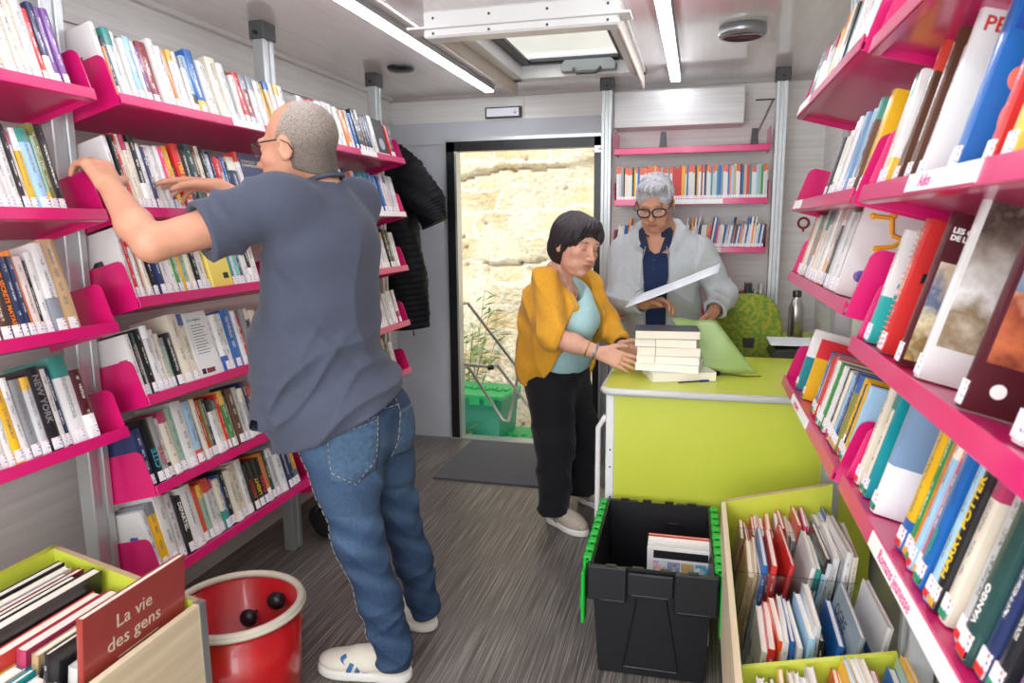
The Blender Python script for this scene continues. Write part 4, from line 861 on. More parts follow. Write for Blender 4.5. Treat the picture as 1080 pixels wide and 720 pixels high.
# comics inside the crate
cw = [('#ececec', 'white-framed comic with four pictures on its cover, front one in the black crate'), ('#d8d4d0', 'black and white comic standing second in the black crate'), ('#e9e6e0', 'comic with a pink spine standing third in the black crate'), ('#f0eeea', 'pale comic standing fourth in the black crate'), ('#c6453c', 'comic with a red top edge at the back in the black crate')]
COMP = bpy.data.materials.new('comic_print'); COMP.use_nodes = True
nt = COMP.node_tree; p_ = nt.nodes['Principled BSDF']; tc_ = nt.nodes.new('ShaderNodeTexCoord'); nz_ = nt.nodes.new('ShaderNodeTexVoronoi'); nz_.inputs['Scale'].default_value = 60
oi_ = nt.nodes.new('ShaderNodeObjectInfo'); mx_ = nt.nodes.new('ShaderNodeMixRGB'); n2_ = nt.nodes.new('ShaderNodeTexNoise'); n2_.inputs['Scale'].default_value = 40; r_ = nt.nodes.new('ShaderNodeMapRange'); r_.inputs[1].default_value = .48; r_.inputs[2].default_value = .52
nt.links.new(tc_.outputs['Object'], nz_.inputs[0]); nt.links.new(tc_.outputs['Object'], n2_.inputs[0]); nt.links.new(n2_.outputs[0], r_.inputs[0]); nt.links.new(r_.outputs[0], mx_.inputs[0]); nt.links.new(oi_.outputs['Color'], mx_.inputs[1])
hs_ = nt.nodes.new('ShaderNodeHueSaturation'); hs_.inputs['Saturation'].default_value = .6; nt.links.new(nz_.outputs['Color'], hs_.inputs['Color']); nt.links.new(hs_.outputs[0], mx_.inputs[2]); nt.links.new(mx_.outputs[0], p_.inputs['Base Color']); p_.inputs['Roughness'].default_value = .3
for k, (c_, lab) in enumerate(cw):
    y = 2.34 - .045 - .0 + k * .017
    t = thing('comic_book', lab, 'comic', (-.03, y, .013), None, 'comics in the black crate')
    rot = Matrix.Rotation(-.05, 3, 'X'); t.matrix_basis = Matrix.Translation(Vector((-.03, y, .014))) @ rot.to_4x4()
    h_ = .325 + .004 * k
    cv = MB().box((-.105, -.006, 0), (.105, -.0045, h_)).box((-.105, .0045, 0), (.105, .006, h_)).box((-.106, -.006, 0), (-.104, .006, h_)).build('cover', COVER, t); cv.color = (*srgb(c_), 1); cv['accent'] = [.9, .9, .9]; cv['style'] = [2., -1., 0.]
    MB().box((-.104, -.0045, .002), (.103, .0045, h_ - .002)).build('pages', PAGES, t)
    if k == 0:
        for q in range(4):
            o = MB().box((-.085 + q * .046, -.0068, h_ - .105), (-.043 + q * .046, -.0058, h_ - .045)).build('cover_picture', COMP, t); o.color = (*srgb(['#c9b9a9', '#9aa4c4', '#d8b46e', '#58b8c8'][q]), 1)
        MB().box((-.085, -.0068, h_ - .035), (.095, -.0058, h_ - .008)).build('cover_band', mat('comic_black', '#1c1a1d', .4, noise=.4, nscale=(60, 60, 60)), t)
# red tub ------------------------------------------------------------------------------
t = thing('red_tub', 'round red metal tub with a cream rubber rim on the floor', 'tub', (-1.305, 1.70, 0))
RED = mat('red_enamel', '#b81219', .3, coat=.4, noise=.08, nscale=(14, 14, 5))
MB().lathe([(0, .004), (.165, .004), (.172, .012), (.186, .30), (.181, .30), (.167, .016), (0, .012)], 56).build('tub_body', RED, t)
ring = [(.186 * math.cos(a), .186 * math.sin(a), .308) for a in np.linspace(0, 2 * math.pi, 56, endpoint=False)]
b = MB().tube(ring, .0115, 8, closed=True); b.tube([(x * 1.04, y * 1.04, z_ - .007) for x, y, z_ in ring], .008, 6, closed=True); b.build('rim', mat('rim_cream', '#c9c0ae', .55), t)
b = MB()
b.build
for (x, y, z_) in ((.045, .140, .250), (-.045, .12, .19)):
    k_ = MB(); k_.tube([(x, y + .035, z_), (x, y, z_)], .006, 8); k_.ball((x, y - .008, z_), (.030, .024, .028), n=14); k_.build('knob', BLKP, t)
MB().box((.10, .06, .03), (.106, .155, .22)).box((.10, .06, .215), (.16, .10, .221)).build('inner_plate', RED, t)
# sloping picture book boxes ---------------------------------------------------------------
PLY = streak_mat('plywood', '#cdb894', '#e0d0b2', (3, 1.2, 40), .5)
PLYE = mat('plywood_edge', '#b9a27d', .6)
def trough(name, label, xa, xw, y0, y1, za, zw, depth, divs):
    """xa aisle side, xw wall side"""
    t = thing(name, label, 'book box', (0, 0, 0)); s = 1 if xw > xa else -1; tk = .014
    sl = (zw - za) / abs(xw - xa)
    zt = lambda x: za + sl * abs(x - xa)
    def slab(xl, xr, ya, yb, f0, f1, M, nm, lime=None):
        vs = []
        for x in (xl, xr):
            for y in (ya, yb):
                for f in (f0, f1): vs.append((x, y, zt(x) + f))
        return MB().add(vs, [(0, 1, 3, 2), (4, 6, 7, 5), (0, 4, 5, 1), (2, 3, 7, 6), (0, 2, 6, 4), (1, 5, 7, 3)]).build(nm, M, t)
    slab(min(xa, xa - s * .0) if s > 0 else xa - tk, xa + tk if s > 0 else xa, y0, y1, -depth, 0, PLY, 'aisle_side')
    MB().box((min(xa + s * tk, xa + s * (tk + .002)), y0, za - depth), (max(xa + s * tk, xa + s * (tk + .002)), y1, za - .004)).build('lime_lining', LIME, t)
    slab(min(xw, xw - s * tk), max(xw, xw - s * tk), y0, y1, -depth, (0 if s < 0 else -.16), LIME, 'wall_side')
    slab(min(xa, xw), max(xa, xw), y1 - tk, y1, -depth, 0, LIME, 'end_panel')
    slab(min(xa, xw), max(xa, xw), y0, y0 + tk, -depth, 0, LIME, 'end_panel')
    slab(min(xa, xw), max(xa, xw), y0, y1, -depth - .012, -depth, mat('trough_floor', '#44464a', .7), 'floor_panel')
    slab(xa + s * tk if s > 0 else xw + tk, xw - tk if s > 0 else xa - tk, y1 - tk - .0005, y1 + .0005, .0005, .003, PLYE, 'panel_edge')
    if s < 0: slab(xa - tk - .003, xa + .003, y1 - .02, y1 + .003, -depth, .002, ALU, 'corner_profile')
    for d_ in divs:
        slab(min(xa, xw) + tk, max(xa, xw) - tk, d_, d_ + .016, -depth, -.05, LIME, 'divider')
    bz = min(za, zw) - depth - .02
    MB().box((min(xa, xw) + .03, y0 + .04, .0), (max(xa, xw) - .03, y1 - .04, .03), bev=.005).build('base_board', BLKP, t)
    for yy in (y0 + .1, y1 - .14):
        MB().box((min(xa, xw) + .08, yy, .03), (max(xa, xw) - .08, yy + .04, bz + .01), bev=.005).build('leg', DGREY, t)
    return t, zt, s
trough('book_box', 'lime and plywood book box at the lower left, holding large hardbacks', -1.165, -1.615, .55, 1.395, .50, .60, .29, [])
trough('picture_book_box', 'lime and plywood book box at the lower right, packed with picture books', .10, .44, .72, 2.37, .50, .59, .30, [1.50])
# acrylic dividers
ACR = mat('acrylic', '#f4fbfa', .03, trans=1., spec=.6)
for y, lab in ((2.16, 'clear acrylic divider across the picture book box, far one'), (1.87, 'clear acrylic divider across the picture book box, nearer one')):
    o = MB().box((.118, y, .28), (.425, y + .0025, .50)).build('acrylic_divider', ACR); tag(o, lab, 'divider', 'acrylic dividers in the picture book box')
# books in boxes: spine along +x or away; covers face +-x
def box_book(name, x, y, z0, th, w_, h_, lean, code, rnd, yaw=0., acc=None, art=None, flip=False, sticker=False):
    F_ = basis((1, 0, 0), (0, 1, 0), (0, 0, 1)) if not flip else basis((-1, 0, 0), (0, -1, 0), (0, 0, 1))
    R_ = Matrix.Rotation(yaw, 3, 'Z') @ Matrix.Rotation(lean, 3, 'Y') @ F_
    off = R_ @ Vector((0, -w_ / 2, 0))
    return make_book(name, Vector((x, y, z0)) + off, R_, th, w_, h_, code, rnd, sticker=sticker, acc=acc, art=art)
rnd = random.Random(21)
# left box hardbacks: from wall to aisle
LB = [(-1.585, .018, .25, 'k', .24), (-1.562, .018, .245, 'g', .24), (-1.54, .014, .25, 'l', .25), (-1.522, .015, .255, 'd', .27), (-1.505, .016, .26, 'k', .27), (-1.482, .026, .262, 'k', .28), (-1.452, .024, .225, 'y', .27), (-1.425, .026, .225, 'L', .26), (-1.395, .018, .22, 'T', .24), (-1.372, .014, .20, 'k', .22), (-1.352, .015, .205, 'b', .22), (-1.33, .012, .27, 'k', .30), (-1.30, .024, .225, 'w', .25), (-1.272, .012, .22, 'r', .24), (-1.254, .014, .285, 'o', .26)]
items = []
for i, (x, th, h_, c_, w_) in enumerate(LB):
    y = 1.37 - w_ / 2 - rnd.uniform(.01, .06) if i not in (11, 14) else 1.37 - w_ / 2 - .005
    z0 = .24 + (-1.165 - x) * .222
    o = box_book('hardcover_book', x, y, z0 + .003, th, w_, h_, .16, c_, rnd)
    items.append((o, ('thick ' if th > .022 else '') + NAMES[c_]))
label_rows(items[:-1], 'far row of the lower left book box', 'book', 'hardbacks in the lower left box', 'hardback')
# the red book leaning on the plywood side
o = box_book('hardcover_book', -1.222, 1.215, .325, .016, .30, .315, .10, 'd', rnd, acc='#111111', art=(2., -1., 0.)); o.children[0].color = (*srgb('#9a3a35'), 1)
tag(o, 'dark red hardback titled La vie des gens leaning on the plywood side', 'book', 'hardbacks in the lower left box')
tag(items[-1][0], 'orange book squeezed behind the dark red hardback, lower left box', 'book', 'hardbacks in the lower left box')
Rt = basis((0, 1, 0), (0, 0, 1), (1, 0, 0))
text('La vie', .046, INKG, o, (.0085, .085, .245), Rt, 'title', .0003); text('des gens', .046, INKG, o, (.0085, .06, .198), Rt, 'title', .0003)
MB().box((.008, .09, .172), (.0086, .21, .1745)).box((.008, .09, .164), (.0086, .16, .166)).build('subtitle_line', INKG, o)
MB().ball((0, .24, .11), (.001, .014, .018), n=8).ball((0, .1, .03), (.001, .04, .012), n=8).build('cover_figures', mat('figure_print', '#c9b08e', .5, noise=.5, nscale=(80, 80, 80)), o, (.008, 0, 0))
items = []
for i, (x, th, h_, c_, w_) in enumerate([(-1.56, .02, .19, 'a', .2), (-1.53, .02, .2, 'w', .2), (-1.50, .02, .17, 'r', .2), (-1.47, .022, .16, 'w', .2), (-1.44, .014, .17, 'n', .2), (-1.415, .026, .18, 'w', .2), (-1.38, .012, .19, 't', .2), (-1.355, .026, .18, 'w', .2), (-1.32, .02, .185, 'n', .2), (-1.295, .016, .17, 'b', .2)]):
    o = box_book('hardcover_book', x, .985, .255 + (-1.165 - x) * .222, th, w_, h_, .16, c_, rnd); items.append((o, NAMES[c_]))
label_rows(items, 'near row of the lower left book box', 'book', 'hardbacks in the lower left box', 'hardback')
# right box
def row(y, xs, zf, where, wmean, first_lean, nm='picture_book', grp='picture books in the lower right box'):
    its = []
    for (x, th, h_, c_, le) in xs:
        w_ = wmean * rnd.uniform(.92, 1.05); z0 = .50 + (x - .10) * .265 - .30 + .007 + zf
        o = box_book(nm, x, y + rnd.uniform(-.012, .012), z0, th, w_, h_, le, c_, rnd, yaw=rnd.uniform(-.04, .04)); its.append((o, NAMES[c_] if th < .014 else 'thick ' + NAMES[c_]))
    label_rows(its, where, 'picture book', grp, 'picture book')
def seq(x0, x1, codes, th0, h0, lean, hj=.022, skip=(9, 9)):
    r = []; x = x0; i = 0
    g_ = 0; le_ = lean
    while x < x1:
        if skip[0] < x < skip[1]: x = skip[1]
        if g_ <= 0: g_ = rnd.randint(3, 7); le_ = lean + rnd.uniform(-.03, .10)
        g_ -= 1; le_ = max(.04, le_ - .012); th = th0 * rnd.uniform(.7, 1.35); r.append((x + th / 2, th, h0 + rnd.uniform(-hj, hj), codes[i % len(codes)], le_)); x += th / math.cos(le_) + .0022; i += 1
    return r
row(2.255, seq(.12, .40, 'TrrdrrwrOrwrcasemlwatscwlyyYvtbBTgg', .0105, .235, .08), 0, 'farthest row, lower right box', .16, 0)
row(2.015, seq(.12, .40, 'TTwbdrwwlawgwscdpYyYknkrgBk', .0125, .275, .12, skip=(.20, .268)), 0, 'second row, lower right box', .24, 0)
row(1.72, seq(.15, .40, 'wrOwbwlakbwotLWwL', .014, .235, .12, skip=(.300, .388)), 0, 'middle row, lower right box', .22, 0)
row(1.36, seq(.13, .40, 'levkcwDarYylcnbsywt', .0135, .255, .10), 0, 'row before the divider, lower right box', .22, 0)
row(1.08, seq(.13, .42, 'wykwbatwvwrwwyl', .015, .24, .12), 0, 'nearest row, lower right box', .22, 0)
o = box_book('picture_book', .205, 2.02, .50 + (.205 - .10) * .265 - .296, .010, .27, .30, .20, 'r', rnd, yaw=.03, acc='#d98f7c', art=(2., -1., .5)); tag(o, 'red album with a mottled pink and red cover leaning out of the second row', 'picture book', 'picture books in the lower right box')
o = box_book('picture_book', .318, 1.70, .50 + (.318 - .10) * .265 - .296, .011, .25, .265, .22, 'g', rnd, acc='#111111', art=(2., -1., 0.)); tag(o, 'grey picture book titled OGRE FEROCE leaning in the middle row', 'picture book', 'picture books in the lower right box')
o.children[0].color = (*srgb('#8b9aa2'), 1)
cover_text(o, -1, 'OGRE', .215, .205, .042, mat('ink_dark', '#3c444a', .6), th=.011); cover_text(o, -1, 'FEROCE', .235, .155, .042, mat('ink_dark', '#3c444a', .6), th=.011)
# black bag on the floor under the left shelf
t = thing('black_bag', 'slumped black bag on the floor under the left bookcases', 'bag', (-1.62, 2.86, 0))
b = MB(); b.ball((0, 0, .07), (.11, .12, .085)); b.v = [(x + .01 * math.sin(y * 40), y, max(.002, z_ + .01 * math.sin(x * 30 + y * 20))) for x, y, z_ in b.v]; b.build('bag_body', mat('bag_fabric', '#141417', .85), t)
MB().tube([(-.05, -.08, .12), (-.02, -.05, .2), (.03, .02, .21), (.05, .08, .13)], .008, 6).build('strap', BLKP, t)
# outside: crates, handrail, oleander ------------------------------------------------------------
CG = mat('crate_green', '#137a5c', .4); CGL = mat('crate_green_lid', '#25a860', .4)
def closed_crate(x, y, z, w_, d_, h_, rot, label):
    t = thing('lidded_crate', label, 'crate', (x, y, z), Matrix.Rotation(rot, 3, 'Z'), 'green crates outside the door')
    b = MB(); tp = .02
    vs = [(sx * (w_ / 2 - tp), sy * (d_ / 2 - tp), 0) for sx, sy in ((-1, -1), (1, -1), (1, 1), (-1, 1))] + [(sx * w_ / 2, sy * d_ / 2, h_ - .03) for sx, sy in ((-1, -1), (1, -1), (1, 1), (-1, 1))]
    b.add(vs, [(3, 2, 1, 0), (4, 5, 6, 7), (0, 1, 5, 4), (1, 2, 6, 5), (2, 3, 7, 6), (3, 0, 4, 7)])
    b.box((-w_ / 2 - .014, -d_ / 2 - .014, h_ - .10), (w_ / 2 + .014, d_ / 2 + .014, h_ - .03), bev=.004)
    b.build('crate_body', CG, t)
    b = MB(); b.box((-w_ / 2 - .018, -d_ / 2 - .018, h_ - .03), (w_ / 2 + .018, d_ / 2 + .018, h_), bev=.005)
    for k in range(10): b.box((-w_ / 2 + .02 + k * (w_ - .06) / 9, -.02 if k % 2 else -.045, h_ - .002), (-w_ / 2 + .05 + k * (w_ - .06) / 9, .045 if k % 2 else .02, h_ + .012))
    for sx in (-.3, .12, .35): b.box((sx * w_ - .04, -d_ / 2 - .026, h_ - .07), (sx * w_ + .04, -d_ / 2 - .014, h_ - .01), bev=.003)
    b.build('crate_lid', CGL, t)
closed_crate(-1.49, 4.92, GZ, .62, .42, .30, .05, 'green lidded crate outside, lower one of the stack beyond the doorway')
closed_crate(-1.56, 4.95, GZ + .305, .50, .38, .33, -.1, 'green lidded crate outside, upper one of the stack beyond the doorway')
t = thing('handrail', 'bent stainless handrail by the steps outside the doorway', 'handrail', (0, 0, 0))
SR = mat('rail_steel', '#a79d96', .3, metal=.9)
MB().tube([(-1.52, 4.52, .90), (-1.49, 4.53, .90), (-1.22, 4.72, .46), (-1.19, 4.74, .42), (-1.20, 4.74, .38), (-1.27, 4.74, .04)], .011, 10).build('top_rail', SR, t)
MB().tube([(-1.53, 4.50, .50), (-1.49, 4.51, .47), (-1.28, 4.62, .08), (-1.25, 4.66, .06)], .010, 10).tube([(-1.52, 4.50, .49), (-1.36, 4.58, .46), (-1.31, 4.6, .47), (-1.03, 4.8, .0)], .0105, 10).build('lower_rail', SR, t)
MB().tube([(-1.37, 4.565, .455), (-1.335, 4.585, .46)], .018, 10).build('rail_clamp', BLKP, t)
LEAF = mat('oleander_leaf', '#7f9a5a', .6, noise=.3, nscale=(10, 10, 10)); STEM = mat('oleander_stem', '#6d6a45', .8)
def plant(x, y, z, label, n, h_, seed, lo=.09):
    r = random.Random(seed); t = thing('oleander_plant', label, 'plant', (x, y, z), group='oleander plants outside the door')
    st = MB(); lf = MB()
    for k in range(n):
        a = r.uniform(0, 6.28); d_ = Vector((math.cos(a) * r.uniform(.1, .5), math.sin(a) * .3, 1)).normalized(); L_ = h_ * r.uniform(.6, 1)
        p0 = Vector((r.uniform(-.04, .04), 0, 0)); st.tube([tuple(p0), tuple(p0 + d_ * L_)], [.005, .002], 5)
        for q in range(26):
            c_ = p0 + d_ * L_ * (.2 + .8 * q / 25); an = r.uniform(0, 6.28); e = (Vector((math.cos(an), math.sin(an), r.uniform(-.3, .9)))).normalized(); l_ = r.uniform(.10, .17); s_ = e.cross(d_).normalized() * .013
            lf.add([tuple(c_), tuple(c_ + e * l_ * .5 + s_), tuple(c_ + e * l_ - Vector((0, 0, .02))), tuple(c_ + e * l_ * .5 - s_)], [(0, 1, 2, 3)], 0, False)
    st.build('stems', STEM, t); lf.build('foliage', LEAF, t)
plant(-1.85, 5.36, GZ, 'pale green oleander bush against the stone wall beyond the doorway', 12, 1.35, 3)
plant(-1.64, 4.66, GZ, 'small leafy oleander sprig before the green crates outside', 6, .48, 5)
t = thing('black_crate', 'black basket with papers just outside the right door edge', 'basket', (-.66, 4.62, GZ))
MB().box((-.12, -.1, 0), (.12, .1, .38), bev=.01).build('basket_body', mat('basket_green', '#1d2a26', .5), t); MB().box((-.09, -.09, .38), (.1, .08, .44), bev=.004).build('papers', WHITEP, t)
MB().tube([(-.1, -.02, .43), (-.05, -.06, .52), (.05, -.06, .53), (.1, 0, .45)], .014, 6).build('carry_strap', BLKP, t)
# coats -------------------------------------------------------------------------------------------
def puffer(name, label, path, wid, dep, M, tubes, seed, hem=None):
    t = thing(name, label, 'jacket', (0, 0, 0), None, 'black quilted jackets hanging by the far left bookcase')
    r = random.Random(seed); b = MB(); n = 26; rows_ = tubes * 6; P_ = [Vector(p) for p in path]
    vs = []
    for j in range(rows_ + 1):
        v = j / rows_; s_ = v * (len(P_) - 1); i0 = min(int(s_), len(P_) - 2); f_ = s_ - i0
        c_ = P_[i0].lerp(P_[i0 + 1], f_); w_ = np.interp(v, np.linspace(0, 1, len(wid)), wid); d_ = np.interp(v, np.linspace(0, 1, len(dep)), dep)
        puff = abs(math.sin(math.pi * v * tubes)) ** .6 * .0034
        ax = (P_[i0 + 1] - P_[i0]).normalized(); sx_ = Vector((1, 0, 0)); sx_ = (sx_ - ax * ax.dot(sx_)).normalized(); sy_ = ax.cross(sx_)
        for k in range(n):
            a = 2 * math.pi * k / n; rr = puff + .010 * math.sin(a * 3 + v * 9 + seed) + .004 * math.sin(a * 7 + v * 23) + .003 * math.sin(a * 13 + v * 61)
            vs.append(tuple(c_ + sx_ * math.cos(a) * (w_ + rr) + sy_ * math.sin(a) * (d_ + rr)))
    b.add(vs, [(j * n + k, j * n + (k + 1) % n, (j + 1) * n + (k + 1) % n, (j + 1) * n + k) for j in range(rows_) for k in range(n)], 0, True)
    b.add(vs[:n], [tuple(range(n))]); b.add(vs[-n:], [tuple(range(n))])
    b.build('quilted_body', M, t); return t
PUF = mat('puffer_black', '#0a0c11', .6, spec=.22, bump=.25, bscale=35)
PUFN = mat('puffer_navy', '#0c1018', .55, spec=.25, bump=.25, bscale=35)
j1 = puffer('puffer_jacket', 'black quilted jacket hanging lowest, its hem near the grey panel', [(-1.79, 3.98, 1.78), (-1.76, 3.98, 1.45), (-1.72, 3.98, 1.1), (-1.69, 3.98, .80)], (.06, .15, .15, .125), (.04, .08, .09, .07), PUF, 27, 1)
MB().tube([(-1.64, 3.93, .80), (-1.635, 3.925, .765)], .004, 5).build('zip_pull', BLKP, j1)
j2 = puffer('puffer_jacket', 'black quilted jacket sleeve sticking out toward the doorway', [(-1.76, 3.96, 1.84), (-1.65, 3.94, 1.72), (-1.53, 3.93, 1.54), (-1.48, 3.93, 1.43)], (.06, .11, .10, .075), (.04, .075, .065, .05), PUF, 19, 2)
t = thing('coat_hook', 'dark coat hook behind the jackets beside the far left bookcase', 'hook', (-1.94, 3.98, 1.84))
MB().box((-.008, -.03, -.04), (.0, .03, .04)).tube([(0, 0, 0), (.12, 0, -.01), (.2, 0, .02)], .007, 6).build('hook', BLKP, t)
# ================================================================== people
class SDF:
    def __init__(s): s.ops = []
    def _add(s, kind, fn, lo, hi, k): s.ops.append((kind, fn, np.array(lo, float), np.array(hi, float), k)); return s
    def cone(s, a, b, ra, rb, k=.015, kind='u', sq=None):
        a = np.array(a, float); b = np.array(b, float); ab = b - a; L2 = max(ab @ ab, 1e-9); rm = max(ra, rb)
        def fn(p):
            t = np.clip((p - a) @ ab / L2, 0, 1); return np.linalg.norm(p - a - t[:, None] * ab, axis=1) - (ra + (rb - ra) * t)
        return s._add(kind, fn, np.minimum(a, b) - rm, np.maximum(a, b) + rm, k)
    def chain(s, pts, rs, k=.015, kind='u'):
        for i in range(len(pts) - 1): s.cone(pts[i], pts[i + 1], rs[i], rs[i + 1], k, kind)
        return s
    def ell(s, c, r, R=None, k=.015, kind='u'):
        c = np.array(c, float); r = np.array(r, float); R = np.eye(3) if R is None else np.array(R, float)
        def fn(p):
            q = (p - c) @ R; k0 = np.linalg.norm(q / r, axis=1); k1 = np.linalg.norm(q / r ** 2, axis=1)
            return k0 * (k0 - 1) / np.maximum(k1, 1e-6)
        ext = np.sqrt(((R * r) ** 2).sum(1)); return s._add(kind, fn, c - ext, c + ext, k)
    def box(s, c, h, R=None, rd=.005, k=.01, kind='u'):
        c = np.array(c, float); h = np.array(h, float) - rd; R = np.eye(3) if R is None else np.array(R, float)
        def fn(p):
            q = np.abs((p - c) @ R) - h; return np.linalg.norm(np.maximum(q, 0), axis=1) + np.minimum(q.max(1), 0) - rd
        ext = (np.abs(R) * (h + rd)).sum(1); return s._add(kind, fn, c - ext, c + ext, k)
    def cut(s, pt, n, k=.004):
        """remove the half space on the side n of pt"""
        pt = np.array(pt, float); n = np.array(n, float); n /= np.linalg.norm(n)
        return s._add('i', lambda p: (p - pt) @ n, [-9] * 3, [9] * 3, k)
    def warp(s, fn): return s._add('d', fn, [-9] * 3, [9] * 3, 0)
    def __call__(s, p):
        d = np.full(len(p), .25)
        for kind, fn, lo, hi, k in s.ops:
            m_ = .05 + k; sel = np.nonzero(((p > lo - m_) & (p < hi + m_)).all(1))[0]
            if not len(sel): continue
            v = fn(p[sel]); a = d[sel]
            if kind == 'u':
                h = np.clip(.5 + .5 * (a - v) / k, 0, 1); d[sel] = a + (v - a) * h - k * h * (1 - h)
            elif kind == 's':
                v = -v; h = np.clip(.5 - .5 * (a - v) / k, 0, 1); d[sel] = a + (v - a) * h + k * h * (1 - h)
            elif kind == 'i':
                h = np.clip(.5 - .5 * (a - v) / k, 0, 1); d[sel] = a + (v - a) * h + k * h * (1 - h)
            elif kind == 'd': d[sel] = a + v
        return d
    def bounds(s):
        us = [o for o in s.ops if o[0] == 'u']; return np.min([o[2] for o in us], 0) - .03, np.max([o[3] for o in us], 0) + .03
def mesh_sdf(S, h=.005):
    lo, hi = S.bounds(); B = 5; n = np.ceil((hi - lo) / h).astype(int) + 2; n = ((n + B - 1) // B) * B
    nb = n // B
    bi = np.stack(np.meshgrid(*[np.arange(k) for k in nb], indexing='ij'), -1).reshape(-1, 3)
    ctr = lo + (bi * B + B / 2) * h
    dc = S(ctr); act = bi[np.abs(dc) < h * B * 1.15 + .006]
    D = np.full(tuple(n + 1), np.nan, np.float32)
    loc = np.stack(np.meshgrid(*[np.arange(B + 1)] * 3, indexing='ij'), -1).reshape(-1, 3)
    idx = (act[:, None, :] * B + loc[None]).reshape(-1, 3)
    flat = np.ravel_multi_index(idx.T, D.shape); flat = np.unique(flat)
    pi = np.stack(np.unravel_index(flat, D.shape), -1); D.ravel()[flat] = S(lo + pi * h)
    # cells
    cell = (act[:, None, :] * B + np.stack(np.meshgrid(*[np.arange(B)] * 3, indexing='ij'), -1).reshape(-1, 3)[None]).reshape(-1, 3)
    off = np.array([(i, j, k) for i in (0, 1) for j in (0, 1) for k in (0, 1)])
    cv = np.stack([D[cell[:, 0] + o[0], cell[:, 1] + o[1], cell[:, 2] + o[2]] for o in off], 1)
    neg = (cv < 0); ok = neg.any(1) & (~neg).any(1) & ~np.isnan(cv).any(1); cell = cell[ok]; cv = cv[ok]
    acc = np.zeros((len(cell), 3)); cnt = np.zeros(len(cell))
    for a in range(8):
        for b in range(a + 1, 8):
            if np.abs(off[a] - off[b]).sum() != 1: continue
            va, vb = cv[:, a], cv[:, b]; c_ = (va < 0) != (vb < 0); t = np.where(c_, va / np.where(c_, va - vb, 1), 0)
            acc += np.where(c_[:, None], off[a] + t[:, None] * (off[b] - off[a]), 0); cnt += c_
    V = lo + (cell + acc / cnt[:, None]) * h
    key = np.ravel_multi_index(cell.T, D.shape); order = np.argsort(key); sk = key[order]
    def find(c):
        k_ = np.ravel_multi_index(c.T, D.shape); i = np.searchsorted(sk, k_); i = np.minimum(i, len(sk) - 1); return np.where(sk[i] == k_, order[i], -1)
    F = []
    for ax in range(3):
        e = np.zeros(3, int); e[ax] = 1; u = np.roll(e, 1); w_ = np.roll(e, 2)
        d0 = D[cell[:, 0], cell[:, 1], cell[:, 2]]; d1 = D[cell[:, 0] + e[0], cell[:, 1] + e[1], cell[:, 2] + e[2]]
        sc = (d0 < 0) != (d1 < 0); sc &= (cell[:, (ax + 1) % 3] > 0) & (cell[:, (ax + 2) % 3] > 0)
        c = cell[sc]; a = find(c); b = find(c - u); c2 = find(c - u - w_); d = find(c - w_); q = np.stack([a, b, c2, d], 1)
        flip = d0[sc] < 0; good = (q >= 0).all(1); q[~flip] = q[~flip][:, ::-1]; F.append(q[good])
    F = np.concatenate(F); return V, F
def sdf_obj(name, S, M, parent, h=.005, colors=None, smooth=1):
    V, F = mesh_sdf(S, h)
    # light relaxation
    for _ in range(smooth):
        acc = np.zeros_like(V); cnt = np.zeros(len(V))
        for a in range(4):
            for b in ((a + 1) % 4, (a + 3) % 4): np.add.at(acc, F[:, a], V[F[:, b]]); np.add.at(cnt, F[:, a], 1)
        V = V + .5 * (acc / np.maximum(cnt, 1)[:, None] - V)
    me = bpy.data.meshes.new(name); me.vertices.add(len(V)); me.vertices.foreach_set('co', V.astype(np.float32).ravel())
    me.loops.add(len(F) * 4); me.loops.foreach_set('vertex_index', F.astype(np.int32).ravel())
    me.polygons.add(len(F)); me.polygons.foreach_set('loop_start', (np.arange(len(F)) * 4).astype(np.int32)); me.polygons.foreach_set('loop_total', np.full(len(F), 4, np.int32))
    me.update(calc_edges=True); me.polygons.foreach_set('use_smooth', np.ones(len(F), bool))
    # outward?
    if colors is not None:
        at = me.color_attributes.new('tint', 'FLOAT_COLOR', 'POINT'); c = np.ones((len(V), 4), np.float32); c[:, :3] = colors(V); at.data.foreach_set('color', c.ravel())
    me.materials.append(M); me.validate()
    return link(name, me, parent)
